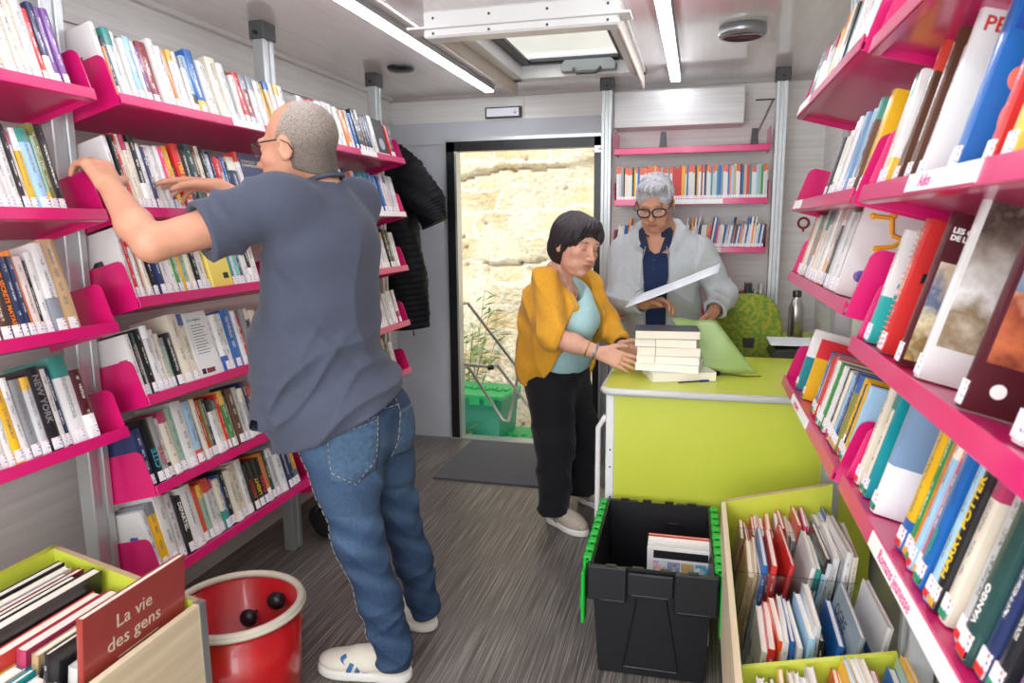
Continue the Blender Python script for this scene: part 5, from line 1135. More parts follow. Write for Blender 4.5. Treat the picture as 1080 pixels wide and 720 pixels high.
def tint_mat(name, rough=.5, bump=0., bscale=120, sub=0., noise=0., nsc=30, sheen=0., spec=.4, nstretch=(1, 1, 1)):
    M = bpy.data.materials.new(name); M.use_nodes = True; nt = M.node_tree; p = nt.nodes['Principled BSDF']; N = nt.nodes.new; Lk = nt.links.new
    at = N('ShaderNodeVertexColor'); at.layer_name = 'tint'; tc = N('ShaderNodeTexCoord'); src = at.outputs[0]
    if noise:
        mp = N('ShaderNodeMapping'); mp.inputs['Scale'].default_value = nstretch; Lk(tc.outputs['Object'], mp.inputs[0])
        nz = N('ShaderNodeTexNoise'); nz.inputs['Scale'].default_value = nsc; nz.inputs['Detail'].default_value = 5; Lk(mp.outputs[0], nz.inputs[0])
        rp = N('ShaderNodeMapRange'); rp.inputs[1].default_value = .3; rp.inputs[2].default_value = .7; rp.inputs[3].default_value = 1 - noise; rp.inputs[4].default_value = 1 + noise
        hs = N('ShaderNodeHueSaturation'); Lk(src, hs.inputs['Color']); Lk(nz.outputs[0], rp.inputs[0]); Lk(rp.outputs[0], hs.inputs['Value']); src = hs.outputs[0]
    Lk(src, p.inputs['Base Color']); p.inputs['Roughness'].default_value = rough; p.inputs['Specular IOR Level'].default_value = spec
    if sub: p.inputs['Subsurface Weight'].default_value = sub; p.inputs['Subsurface Radius'].default_value = (.010, .004, .002); p.inputs['Subsurface Scale'].default_value = 1
    if sheen: p.inputs['Sheen Weight'].default_value = sheen
    if bump:
        nb = N('ShaderNodeTexNoise'); nb.inputs['Scale'].default_value = bscale; nb.inputs['Detail'].default_value = 3
        mp = N('ShaderNodeMapping'); mp.inputs['Scale'].default_value = nstretch; Lk(tc.outputs['Object'], mp.inputs[0]); Lk(mp.outputs[0], nb.inputs[0])
        bp = N('ShaderNodeBump'); bp.inputs['Strength'].default_value = bump; bp.inputs['Distance'].default_value = .003; Lk(nb.outputs[0], bp.inputs['Height']); Lk(bp.outputs[0], p.inputs['Normal'])
    return M
SKIN = tint_mat('skin', .5, bump=.12, bscale=260, sub=.12, noise=.06, nsc=45)
HAIRM = tint_mat('hair', .55, bump=.9, bscale=150, noise=.35, nsc=90, nstretch=(1, 1, .35))
HAIRS = tint_mat('short_hair', .6, bump=.8, bscale=330, noise=.35, nsc=210)
CLOTH = tint_mat('cloth', .85, bump=.25, bscale=500, noise=.05, nsc=60, sheen=.1, spec=.25)
DENIM = tint_mat('denim', .8, bump=.4, bscale=420, noise=.16, nsc=130, spec=.25)
def nrm(v): v = np.array(v, float); return v / np.linalg.norm(v)
def frame(fwd, up):
    y = nrm(fwd); x = nrm(np.cross(y, up)); z = np.cross(x, y); return np.stack([x, y, z], 1)   # columns: right, face, up
def wav(p, dirs):
    v = np.zeros(len(p))
    for d, f, a, ph in dirs:
        d = nrm(d); w_ = .6 * np.sin(p[:, 2] * 17 + ph) + .5 * np.sin(p[:, 0] * 23 + p[:, 1] * 19 + ph * 2); v += a * np.sin((p @ d) * f + w_ + ph)
    return v
def head(S, c, R, s=1., nose=1., jaw=1., ear=True, sm=0.):
    c = np.array(c, float)
    L = lambda v: c + R @ (np.array(v, float) * s)
    E = lambda ctr, r, k=.012, kind='u', Q=None: S.ell(L(ctr), np.array(r) * s, R if Q is None else R @ Q, k, kind)
    E((0, -.018, .032), (.076, .094, .086)); E((0, .022, -.018), (.064, .070, .088), .02); E((0, .034, -.072), (.050 * jaw, .052, .040), .025)
    E((0, .070, -.098), (.024 * jaw, .02, .018), .018); E((0, -.03, -.045), (.058, .06, .05), .02)
    for q in (-1, 1):
        E((q * .042, .062, -.026), (.024, .022, .020), .02); E((q * .034, .068, -.062), (.02, .018, .022), .02)
    S.cone(L((-.036, .082, .022)), L((.036, .082, .022)), .011 * s, .011 * s, .014)
    for q in (-1, 1): E((q * .032, .097, .002), (.018, .014, .011), .012, 's')
    for q in (-1, 1): E((q * .031, .0765, .002), (.0145, .0135, .0125), .003)
    S.cone(L((0, .090, .012)), L((0, .108, -.028)), .0075 * s, .0105 * s * nose, .008); E((0, .113, -.032), (.0125 * nose, .0125 * nose, .0105), .006)
    for q in (-1, 1): E((q * .0125, .103, -.036), (.0085, .010, .008), .005)
    E((0, .080, -.062), (.030, .018, .018), .012)
    S.chain([L((-.023 - sm, .086, -.062 + sm)), L((-.008, .0965, -.0585)), L((.008, .0965, -.0585)), L((.023 + sm, .086, -.062 + sm))], [.0035 * s, .0055 * s, .0055 * s, .0035 * s], .004)
    S.chain([L((-.021 - sm, .086, -.066 + sm)), L((0, .096, -.071)), L((.021 + sm, .086, -.066 + sm))], [.0035 * s, .0068 * s, .0035 * s], .004)
    S.chain([L((-.026 - sm, .090, -.064 + sm)), L((0, .1015, -.0645)), L((.026 + sm, .090, -.064 + sm))], [.0013 * s] * 3, .002, 's')
    if ear:
        for q in (-1, 1):
            Q = np.array(Matrix.Rotation(q * -.35, 3, 'Z') @ Matrix.Rotation(-.12, 3, 'X'))
            E((q * .080, -.008, -.006), (.0075, .020, .033), .006, 'u', Q); E((q * .087, -.003, -.004), (.006, .011, .018), .004, 's', Q); E((q * .0795, -.002, -.032), (.006, .009, .010), .005)
    return L
def hand(S, wrist, d, n, side, curl=(.35, .4, .45, .5), thumb=.5, s=1., spread=.08, tcurl=.3):
    """d: wrist to fingers, n: out of the palm, side: towards the thumb"""
    d = nrm(d); sd = nrm(np.array(side) - d * (np.array(side) @ d)); n = nrm(np.cross(sd, d)) * (1 if np.cross(sd, d) @ np.array(n) > 0 else -1); W = np.array(wrist, float)
    P = lambda a, b, c: W + (d * a + sd * b + n * c) * s
    ks = [(.088, .030), (.093, .010), (.088, -.011), (.080, -.030)]
    for (a, b), r in zip(ks, (.0125, .0125, .012, .0115)): S.cone(P(.012, b * .55, 0), P(a, b, 0), .0165 * s, r * s, .014)
    S.cone(P(.02, .012, .006), P(.06, .026, .010), .015 * s, .013 * s, .014)
    Ls = [(.042, .025, .021), (.046, .029, .022), (.043, .027, .021), (.034, .021, .019)]
    tips = []
    for i, ((a, b), L_, cu) in enumerate(zip(ks, Ls, curl)):
        p = P(a, b, 0); r = [.0098, .0090, .0083, .0070] if i < 3 else [.0086, .0078, .0072, .0062]; sp = (1.2 - i) * spread
        ang = 0.
        for j in range(3):
            ang += cu * (1.0, 1.15, .75)[j]; dd = d * math.cos(ang) * math.cos(sp) + sd * math.sin(sp) * math.cos(ang) + n * math.sin(ang)
            q = p + nrm(dd) * L_[j] * s; S.cone(p, q, r[j] * s, r[j + 1] * s, .004); p = q
        tips.append(p)
    p = P(.022, .028, .006); q = P(.052, .028 + .034 * math.sin(thumb + .4), .012 + .012 * tcurl); S.cone(p, q, .0165 * s, .0125 * s, .01)
    dd = nrm(d * math.cos(thumb) + sd * math.sin(thumb) + n * tcurl); p = q; q = p + dd * .034 * s; S.cone(p, q, .0122 * s, .0108 * s, .005)
    dd = nrm(d * math.cos(thumb * .6) + sd * math.sin(thumb * .6) + n * tcurl * 1.6); S.cone(q, q + dd * .026 * s, .0108 * s, .0085 * s, .004)
    return tips
def limb(S, pts, rs, k=.02): S.chain(pts, rs, k); return S
def shoe(root, name, heel, yaw, M, soleM, L_=.29, w_=.052, label=None, high=.085, pitch=0.):
    """heel point on the ground, yaw: direction of the toe"""
    c, s_ = math.cos(yaw), math.sin(yaw); R = np.array([[s_, c, 0], [-c, s_, 0], [0, 0, 1]]) # columns: x right, y toe
    if pitch: R = R @ np.array(Matrix.Rotation(-pitch, 3, 'X'))
    H_ = np.array(heel, float); L = lambda v: H_ + R @ np.array(v, float)
    S = SDF(); lift = .028
    S.ell(L((0, .045, lift + .03)), (w_ * .72, .050, .045), R, .03); S.ell(L((0, .15, lift + .02)), (w_ * .86, .09, .036), R, .03); S.ell(L((0, L_ - .075, lift + .012)), (w_ * .9, .072, .028), R, .03)
    S.cone(L((0, .055, lift + .04)), L((0, .075, high)), .042, .040, .03); S.cone(L((0, .10, lift + .045)), L((0, .17, lift + .03)), .036, .03, .03)
    S.ell(L((0, .068, high + .012)), (.033, .040, .03), R, .006, 's'); S.cut(L((0, 0, lift - .006)), R @ np.array([0, 0, -1.])); S.cut(L((0, .06, high + .008)), R @ np.array([0, -.25, 1.]))
    up = sdf_obj(name, S, M, root, .004, smooth=1)
    So = SDF(); So.ell(L((0, .05, .014)), (w_ * .84, .056, .05), R, .02); So.ell(L((0, .15, .014)), (w_ * .90, .10, .05), R, .03); So.ell(L((0, L_ - .078, .014)), (w_ * 1.0, .080, .05), R, .03)
    So.cut(L((0, 0, .030)), R @ np.array([0, 0, 1.])); So.cut(L((0, 0, .001)), R @ np.array([0, 0, -1.]))
    sdf_obj('sole', So, soleM, up, .004, smooth=0)
    return up, L, R
def surf_patch(S, name, uv2p, nrm_dir, M, parent, nu=10, nv=10, off=.0015, mask=None, start=.08, th=.001):
    """a patch of cloth laid on a surface: rays shot along -nrm_dir onto S"""
    nd = nrm(nrm_dir); pts = np.array([uv2p(i / nu, j / nv) for j in range(nv + 1) for i in range(nu + 1)]) + nd * start
    for _ in range(20): pts = pts - nd * np.clip(S(pts) - off, -.02, .012)[:, None] * .8
    fs = [(j * (nu + 1) + i, j * (nu + 1) + i + 1, (j + 1) * (nu + 1) + i + 1, (j + 1) * (nu + 1) + i) for j in range(nv) for i in range(nu)]
    o = MB().add([tuple(p) for p in pts], fs, 0, True).build(name, M, parent); m_ = o.modifiers.new('t', 'SOLIDIFY'); m_.thickness = th; m_.offset = 1
    return o
def surf_line(S, name, pts, nrm_dir, M, parent, r=.0012, off=.001, start=.06, dash=0):
    nd = nrm(nrm_dir); P_ = np.array(pts, float); out = []
    for i in range(len(P_) - 1):
        n_ = max(3, int(np.linalg.norm(P_[i + 1] - P_[i]) / .008))
        for t in np.linspace(0, 1, n_, endpoint=(i == len(P_) - 2)): out.append(P_[i] * (1 - t) + P_[i + 1] * t)
    q = np.array(out) + nd * start
    for _ in range(28): q = q - nd * (S(q) - off)[:, None] * .8
    b = MB()
    if dash:
        for i in range(0, len(q) - dash, dash + 1): b.tube([tuple(v) for v in q[i:i + dash + 1]], r, 4)
    else: b.tube([tuple(v) for v in q], r, 5)
    return b.build(name, M, parent)
def glasses(root, L, M, s=1., w_=.027, h_=.018, zc=.000, ln=None, yy=.108, tz=.012, rr=.0022):
    b = MB()
    for q in (-1, 1):
        ring = []
        for k in range(24):
            a = 2 * math.pi * k / 24; e = .7; ring.append(tuple(L((q * .034 + w_ * math.copysign(abs(math.cos(a)) ** e, math.cos(a)), yy - .012 * abs(math.cos(a)) * (1 if math.cos(a) * q > 0 else 0), zc + h_ * math.copysign(abs(math.sin(a)) ** e, math.sin(a))))))
        b.tube(ring, rr * s, 6, closed=True)
        b.tube([tuple(L((q * .061, yy - .012, zc + .008))), tuple(L((q * .077, yy - .02, zc + .010))), tuple(L((q * .083, .04, tz))), tuple(L((q * .084, .0, tz))), tuple(L((q * .083, -.022, tz - .014))), tuple(L((q * .081, -.03, tz - .03)))], .0020 * s, 6)
    b.tube([tuple(L((-.008, yy, zc + .004))), tuple(L((0, yy + .003, zc + .007))), tuple(L((.008, yy, zc + .004)))], .002 * s, 6)
    o = b.build('glasses', M, root)
    lb = MB()
    for q in (-1, 1):
        ring = [tuple(L((q * .034 + (w_ - .001) * math.cos(2 * math.pi * k / 20), yy - .001 - .008 * (abs(math.cos(2 * math.pi * k / 20)) if math.cos(2 * math.pi * k / 20) * q > 0 else 0), zc + (h_ - .001) * math.sin(2 * math.pi * k / 20)))) for k in range(20)]
        lb.add(ring, [tuple(range(20))])
    l_ = lb.build('lens', ln or mat('lens_clear', '#ffffff', .02, alpha=.05), o); mm_ = l_.modifiers.new('t', 'SOLIDIFY'); mm_.thickness = .0012
    return o
def skin_colors(L_inv, base, lip='#b06058', brow=None, blush='#c8806c', dark='#2a201c'):
    b = np.array(srgb(base)); lp = np.array(srgb(lip)); bl = np.array(srgb(blush)); dk = np.array(srgb(dark)); bw = np.array(srgb(brow)) if brow else None
    def f(V):
        q = L_inv(V); c = np.tile(b, (len(V), 1)); hd = (np.abs(q[:, 0]) < .1) & (q[:, 2] > -.13) & (q[:, 2] < .14) & (q[:, 1] > -.14) & (q[:, 1] < .14)
        def blend(m_, col, a): 
            m_ = np.clip(m_, 0, 1)[:, None] * a * hd[:, None]; c[:] = c * (1 - m_) + col * m_
        for s_ in (-1, 1): blend(1.3 - np.linalg.norm((q - [s_ * .045, .07, -.03]) / [.022, .03, .02], axis=1), bl, .45)
        blend(1.4 - np.linalg.norm((q - [0, .115, -.03]) / [.016, .02, .014], axis=1), bl, .4)
        blend(2.2 - 2 * np.linalg.norm((q - [0, .095, -.065]) / [.025, .02, .0105], axis=1), lp, .85)
        for s_ in (-1, 1):
            blend(3 - 3 * np.linalg.norm((q - [s_ * .031, .092, -.0055]) / [.016, .02, .0022], axis=1), dk, .85)
            blend(1.5 - 1.2 * np.linalg.norm((q - [s_ * .031, .09, .004]) / [.018, .02, .009], axis=1), bl * .8, .3)
            if bw is not None:
                zz = .0255 - ((np.abs(q[:, 0]) - .03) ** 2) * 6; blend(2.2 - 2 * np.sqrt(((q[:, 0] - s_ * .032) / .020) ** 2 + ((q[:, 2] - zz) / .0042) ** 2) - (q[:, 1] < .04) * 5, bw, .8)
        return c
    return f
def inv_frame(c, R, s): 
    c = np.array(c, float); return lambda V: ((V - c) @ R) / s
def const(col, var=None):
    b = np.array(srgb(col)); return lambda V: np.tile(b, (len(V), 1)) if var is None else b * var(V)[:, None]
# ---------------------------------------------------------------- man at the left shelves
A = np.array
m1 = thing('person', 'person in a slate blue T-shirt, jeans and glasses reaching for books on the left shelves', 'person', (-.95, 1.98, 0))
m1.location = (0, 0, 0)
Hc = A((-1.105, 1.85, 1.638)); HR = frame((-1, -.02, -.10), (0.06, 0, 1)); Hs = 1.06
S = SDF(); L = head(S, Hc, HR, Hs, nose=1.1, jaw=1.15); S.ell(L((0, .06, -.115)), (.045, .04, .02), HR, .02)
S.chain([L((0, -.03, -.05)), A((-1.04, 1.87, 1.50))], [.058, .060], .02)
sh, el, wr = A((-1.085, 1.70, 1.475)), A((-1.268, 1.445, 1.382)), A((-1.440, 1.515, 1.525))
shF, elF, wrF = A((-1.03, 2.04, 1.49)), A((-1.30, 2.06, 1.41)), A((-1.425, 1.925, 1.540))
S.chain([A((-1.04, 1.87, 1.42)), A((-1.05, 1.88, 1.2)), A((-1.03, 1.9, .95))], [.075, .09, .09], .05)
S.chain([sh, (sh + el) / 2 + A((0, 0, -.004)), el], [.055, .050, .042], .02); S.chain([el, el * .65 + wr * .35 + A((.0, -.008, -.004)), wr], [.041, .041, .027], .02)
S.chain([shF, elF], [.055, .042], .02); S.chain([elF, elF * .65 + wrF * .35, wrF], [.041, .04, .027], .02)
# near (left) hand: palm against the books, fingers on the spines
hand(S, wr, (-.55, .26, .50), (-.55, .35, -.6), (.1, 1, .1), curl=(.42, .45, .5, .6), thumb=.6, s=1.02, spread=.10)
hand(S, wrF, (-.95, -.22, .12), (-.3, .1, -.9), (.1, -1, .35), curl=(.18, .22, .4, .5), thumb=.65, s=1.0, spread=.12, tcurl=.5)
hip, hipF = A((-1.03, 1.82, .90)), A((-.99, 1.99, .90))
kn, knF, an, anF = A((-.955, 1.82, .50)), A((-.95, 2.08, .49)), A((-.885, 1.87, .10)), A((-.905, 2.165, .10))
S.chain([hip, kn, an], [.085, .055, .04], .03); S.chain([hipF, knF, anF], [.085, .055, .04], .03)
sdf_obj('body', S, SKIN, m1, .0042, skin_colors(inv_frame(Hc, HR, Hs), '#c68f74', brow='#8d7a68', blush='#b9705c'))
# hair: short, grey brown, thin on the crown
S = SDF(); S.ell(L((0, -.018, .030)), A((.0805, .0985, .089)) * Hs, HR, .01); S.ell(L((0, -.03, -.045)), A((.0615, .064, .052)), HR, .02); S.cone(L((0, -.038, -.05)), L((0, -.036, -.10)), .066, .064, .02)
fr_ = HR @ A((0, 1, .0)); S.cut(L((0, .034, .0)), HR @ nrm((0, 1, .50))); S.cut(L((0, -.03, -.068)), HR @ nrm((0, .35, -1)))
for q in (-1, 1):
    S.ell(L((q * .082, .012, -.012)), (.022, .030, .040), HR, .006, 's')
S.ell(L((0, .030, .125)), (.056, .070, .036), HR, .01, 's')
S.warp(lambda p: .0012 * np.sin(p @ nrm((1, 2, 3)) * 900) * np.sin(p @ nrm((3, -1, 1)) * 700))
def hc(V):
    q = inv_frame(Hc, HR, Hs)(V); t = np.clip((q[:, 2] + .03) / .12, 0, 1)[:, None]; t2 = np.clip((-q[:, 1] - .03) / .08, 0, 1)[:, None] * (1 - t)
    t3 = np.clip((q[:, 1] + .01) / .05, 0, 1)[:, None] * .6; return A(srgb('#c09680')) * t3 + (1 - t3) * (A(srgb('#6a5f56')) * (1 - t) * (1 - t2 * .35) + A(srgb('#a0948a')) * t)
sdf_obj('hair', S, HAIRS, m1, .004, hc)
glasses(m1, L, mat('glasses_dark', '#2a2422', .3), 1., w_=.024, h_=.016, zc=.004, tz=.014)
# T-shirt
def tee(inner=0.):
    S = SDF(); e = -inner
    # torso
    S.cone(A((-1.05, 1.76, 1.455)), A((-1.04, 1.99, 1.455)), .068 + e, .068 + e, .03)
    S.ell((-1.05, 1.875, 1.36), (.150 + e, .205 + e, .16 + e), None, .05); S.ell((-1.065, 1.88, 1.20), (.155 + e, .195 + e, .16 + e), None, .06)
    S.ell((-1.085, 1.885, 1.05), (.172 + e, .19 + e, .15 + e), frame((0, 1, 0), (0, 0, 1)), .06); S.ell((-1.055, 1.90, .95), (.160 + e, .18 + e, .12 + e), None, .06)
    S.ell((-1.02, 1.90, .88), (.185 + e, .205 + e, .14 + e), None, .04); S.ell((-1.135, 1.86, .90), (.12 + e, .16 + e, .16 + e), None, .05); S.ell((-1.155, 1.86, 1.06), (.12 + e, .15 + e, .12 + e), None, .06)
    S.cone(A((-1.045, 1.86, 1.46)), A((-1.05, 1.865, 1.525)), .085 + e, .072 + e, .04)
    mid = sh * .38 + el * .62
    S.chain([sh + A((.01, .03, -.005)), sh, mid], [.082 + e, .078 + e, .070 + e], .045)
    S.cone(sh * .6 + el * .4 + A((0, 0, -.02)), mid + A((.005, .0, -.02)), .06 + e, .062 + e, .03)
    midF = shF * .4 + elF * .6; S.chain([shF, midF], [.08 + e, .068 + e], .045)
    return S, mid, midF
S, mid, midF = tee()
def wrinkle(p):
    # folds pulling from the armpit to the belly and gathered above the hem
    z = p[:, 2]; y = p[:, 1]; x = p[:, 0]
    rg = lambda s_, e_=1.6: (1 - np.abs(np.sin(s_))) ** e_
    r_ = x * .64 + y * .77                                     # towards the right in the photo
    low = np.clip((1.20 - z) / .22, 0, 1); s1 = z * 15 - r_ * 13 + 1.1 * np.sin(r_ * 9 + z * 5)
    a = -.026 * rg(s1) * low - .014 * rg(z * 24 - r_ * 17 + 1.5 * np.sin(r_ * 14)) * low
    b = -.013 * rg(z * 5 + r_ * 15 + 1.2 * np.sin(z * 7)) * np.clip((z - .95) / .12, 0, 1) * np.clip((1.45 - z) / .1, 0, 1)
    sl_ = np.clip((-1.10 - x) / .05, 0, 1) * np.clip((1.80 - y) / .1, 0, 1) * np.clip((z - 1.25) / .06, 0, 1)
    c = -.013 * rg(x * 26 + y * 20 + z * 12) * sl_; g = .006 * np.clip(1 - np.abs((z - 1.30) + (x + 1.10) * 1.2 + (y - 1.70) * .6) / .03, 0, 1) * np.clip((1.85 - y) / .1, 0, 1)
    return a + b + c + g
S.warp(wrinkle)
# hem: lower at the belly (-x) side, rising behind
S.cut(A((-1.05, 1.9, .845)), nrm((.42, .22, -1)))
nS = nrm(el - sh); pm = sh * .36 + el * .64
S._add('i', lambda p: np.where((p[:, 1] < 1.70) & (((p - sh) @ nS) > .10), (p - pm) @ nS, -1.), [-9] * 3, [9] * 3, .003)
nF = nrm(elF - shF); pmF = shF * .4 + elF * .6
S._add('i', lambda p: np.where((p[:, 1] > 1.9) & (p[:, 0] < -1.12) & (p[:, 2] > 1.2) & (((p - shF) @ nF) > .1), (p - pmF) @ nF, -1.), [-9] * 3, [9] * 3, .003)
S.cone(sh * .2 + el * .8, sh * .55 + el * .45, .058, .052, .004, 's'); S.cone(A((-1.055, 1.858, 1.60)), A((-1.05, 1.865, 1.525)), .075, .066, .006, 's')
S.ell((-1.04, 1.9, .78), (.165, .185, .08), None, .004, 's')
TEE1 = S
sdf_obj('t_shirt', S, CLOTH, m1, .0055, const('#474c5c', lambda V: 1 + .04 * np.sin(V[:, 2] * 9)))
ring = []
for k in range(32):
    a = 2 * math.pi * k / 32; ring.append((-1.052 + .066 * math.cos(a), 1.862 + .066 * math.sin(a), 1.542 + .022 * math.cos(a)))
MB().tube(ring, .007, 6, closed=True).build('collar', mat('tee_collar', '#434857', .85), m1)
# jeans
S = SDF()
S.ell((-1.005, 1.905, .875), (.155, .172, .095), None, .04); S.ell((-.99, 1.85, .80), (.125, .108, .13), None, .05); S.ell((-.965, 1.98, .80), (.125, .105, .13), None, .05)
S.chain([hip + A((.01, 0, -.06)), A((-.985, 1.82, .68)), kn + A((0, 0, 0)), (kn + an) / 2 + A((.012, .0, 0)), an + A((.01, 0, .0))], [.112, .090, .068, .060, .055], .04)
S.chain([hipF + A((.01, 0, -.06)), A((-.96, 2.03, .68)), knF, (knF + anF) / 2 + A((.015, 0, 0)), anF + A((.01, 0, .0))], [.110, .088, .066, .058, .052], .04)
def jw(p):
    z = p[:, 2]; y = p[:, 1]; x = p[:, 0]
    rg = lambda s_, e_=1.6: (1 - np.abs(np.sin(s_))) ** e_; r_ = x * .64 + y * .77
    r = -.009 * rg(z * 34 + 16 * r_ + 1.3 * np.sin(r_ * 30 + z * 6)) * (np.clip(1 - np.abs(z - .46) / .14, 0, 1) + np.clip((.30 - z) / .12, 0, 1) * .8)
    r = r - .010 * rg(z * 46 - 22 * r_ + 2 * np.sin(z * 19)) * (np.clip((.34 - z) / .1, 0, 1) * .8 + np.clip(1 - np.abs(z - .52) / .1, 0, 1) * .6)
    return r - .015 * rg(z * 17 + 15 * r_ + 1.0 * np.sin(r_ * 16)) * np.clip(1 - np.abs(z - .68) / .12, 0, 1)
S.warp(jw); S.cut(A((0, 0, .055)), (0, 0, -1)); S.cut(A((0, 0, .955)), (.1, 0, 1)); JN = S
def jc(V):
    z = V[:, 2]; b = A(srgb('#2d415d')); l = A(srgb('#67829f')); d_ = A(srgb('#22334c'))
    t = .22 * np.clip(1 - np.abs(z - .62) / .28, 0, 1) + .22 * np.clip(1 - np.abs(z - .80) / .07, 0, 1) + .14 * np.sin(z * 68 + 32 * (V[:, 0] * .64 + V[:, 1] * .77)) * (z < .6)
    t = np.clip(t, -.3, 1)[:, None]; return np.where(t > 0, b * (1 - t) + l * t, b * (1 + t) - d_ * t)
sdf_obj('jeans', S, DENIM, m1, .0055, jc)
STI = mat('stitch_tan', '#a9a08a', .8); DNP = mat('denim_patch', '#3f5872', .85, noise=.25, nscale=(60, 60, 60), bump=.3, bscale=400)
cd_ = nrm((.62, -.78, 0)); rt_ = nrm((.78, .62, 0))                       # seen from the camera: outward and right-hand directions
c0 = A((-.985, 1.80, .80))
def pk(u, v):
    w_ = .078; x = (u - .5) * 2 * w_ * (1 - .12 * v * (v > .7)); z = .075 - v * .155 + (.022 * (1 - abs(u - .5) * 2) * -1 if v > .95 else 0); return c0 + rt_ * (x + .02) + A((0, 0, z + x * .18))
surf_patch(JN, 'back_pocket', pk, cd_, DNP, m1, 12, 12, .0012)
surf_line(JN, 'pocket_stitching', [pk(.03, .02), pk(.03, .8), pk(.5, 1.), pk(.97, .8), pk(.97, .02), pk(.03, .02)], cd_, STI, m1, .0011, .003, dash=1)
surf_line(JN, 'pocket_stitching', [pk(.03, .09), pk(.97, .09)], cd_, STI, m1, .001, .003, dash=1)
c1 = A((-.90, 1.985, .80))
pk2 = lambda u, v: c1 + nrm((.35, .93, 0)) * ((u - .5) * .105) + A((0, 0, .075 - v * .15))
surf_patch(JN, 'back_pocket', pk2, nrm((.93, -.35, 0)), DNP, m1, 10, 10, .0012)
surf_line(JN, 'side_seam', [A((-1.10, 1.80, .88)), A((-1.06, 1.76, .62)), A((-1.0, 1.76, .40)), A((-.93, 1.80, .12))], nrm((-.45, -.9, 0)), STI, m1, .0012, .0015, dash=2)
surf_line(JN, 'yoke_seam', [A((-1.0, 1.75, .90)), A((-.93, 1.82, .905)), A((-.87, 1.93, .895))], nrm((.7, -.7, 0)), STI, m1, .0012, .0015, dash=2)
surf_line(JN, 'seat_seam', [A((-.86, 1.91, .92)), A((-.855, 1.91, .80)), A((-.88, 1.91, .72))], nrm((1, -.25, 0)), STI, m1, .0012, .0015, dash=2)
CREAM = mat('leather_cream', '#ddd8c8', .5, bump=.15, bscale=200); SOLE = mat('sole_white', '#e2e0d8', .6); BLUES = mat('stripe_blue', '#2f6da8', .55); GUM = mat('gum_sole', '#b98a62', .6)
for heel, yaw, pt in ((A((-.842, 1.905, .0)), math.pi + .06, 0), (A((-.865, 2.19, .0)), math.pi - .12, 0)):
    up, LS, RS = shoe(m1, 'sneaker', heel, yaw, CREAM, SOLE, .31, .056)
    SS = SDF()
    S2 = SDF(); lift = .028
    S2.ell(LS((0, .045, lift + .03)), (.054 * .72, .050, .045), RS, .03); S2.ell(LS((0, .15, lift + .02)), (.054 * .86, .09, .036), RS, .03); S2.ell(LS((0, .225, lift + .012)), (.054 * .9, .072, .028), RS, .03); S2.cone(LS((0, .055, lift + .04)), LS((0, .075, .085)), .042, .040, .03)
    sdn = RS @ A((-1., 0, .15))
    for k in range(3):
        y0 = .100 + k * .027
        surf_patch(S2, 'side_stripe', lambda u, v: LS((-.03, y0 + u * .016 + v * .026, .086 - v * .058)), sdn, BLUES, up, 3, 6, .0012)
    surf_patch(S2, 'side_stripe', lambda u, v: LS((-.03, .022 + u * .035, .066 + u * .006 - v * .010)), sdn, BLUES, up, 6, 3, .0012)
    surf_patch(S2, 'toe_stripe', lambda u, v: LS((-.032 + .012 * u, .19 + u * .012 + .012 * math.sin(v * 3.1), .075 - v * .04)), RS @ A((-.7, .2, .7)), BLUES, up, 3, 8, .0012)
    b = MB()
    for k in range(4): b.tube([tuple(LS((-.024, .115 + k * .022, .090 - k * .007))), tuple(LS((0, .12 + k * .022, .106 - k * .008))), tuple(LS((.024, .115 + k * .022, .090 - k * .007)))], .0038, 6)
    b.build('laces', mat('laces_white', '#eeece6', .8), up)
# ---------------------------------------------------------------- woman in the mustard cardigan
w1 = thing('person', 'person in a mustard cardigan, aqua top and black trousers leaning to the stacked books', 'person', (0, 0, 0))
Wc = A((-.520, 3.10, 1.335)); WR = frame((.74, -.62, -.24), (.16, .0, 1)); Ws = 1.09
S = SDF(); L = head(S, Wc, WR, Ws, nose=.95, jaw=1.0, sm=.007); S.ell(L((0, .03, -.105)), (.036, .035, .02), WR, .02)
neck = A((-.615, 3.18, 1.19))
S.chain([L((0, -.02, -.05)), neck], [.048, .052], .015); S.ell((-.60, 3.16, 1.11), (.085, .12, .055), None, .03)
S.chain([neck, A((-.63, 3.23, 1.05)), A((-.64, 3.26, .8))], [.06, .10, .11], .05)
rs, re, rw = A((-.645, 3.04, 1.165)), A((-.575, 2.90, .955)), A((-.385, 2.915, .888))
ls, le, lw = A((-.500, 3.30, 1.14)), A((-.41, 3.30, .955)), A((-.315, 3.13, .885))
S.chain([rs, re], [.043, .042], .02); S.chain([re, re * .6 + rw * .4, rw], [.041, .040, .027], .02)
S.chain([ls, le], [.05, .042], .02); S.chain([le, le * .6 + lw * .4, lw], [.041, .038, .026], .02)
hand(S, rw, (.9, .05, -.28), (.2, .9, -.3), (.1, .35, 1), curl=(.12, .16, .18, .22), thumb=.45, s=.92, spread=.06)
hand(S, lw, (.7, -.5, -.30), (.2, -.9, -.2), (.2, -.1, 1), curl=(.2, .25, .3, .3), thumb=.5, s=.9, spread=.05)
S.chain([A((-.66, 3.18, .74)), A((-.62, 3.16, .40)), A((-.62, 3.14, .09))], [.09, .055, .035], .03); S.chain([A((-.60, 3.34, .74)), A((-.545, 3.40, .40)), A((-.535, 3.44, .09))], [.09, .055, .035], .03)
sdf_obj('body', S, SKIN, w1, .0042, skin_colors(inv_frame(Wc, WR, Ws), '#d8a48c', brow='#4a3a34', lip='#b8564e', blush='#cc7565'))
S = SDF()
S.ell(L((0, -.022, .034)), A((.087, .104, .092)) * Ws, WR, .01); S.ell(L((0, -.045, -.025)), A((.082, .078, .080)) * Ws, WR, .03)
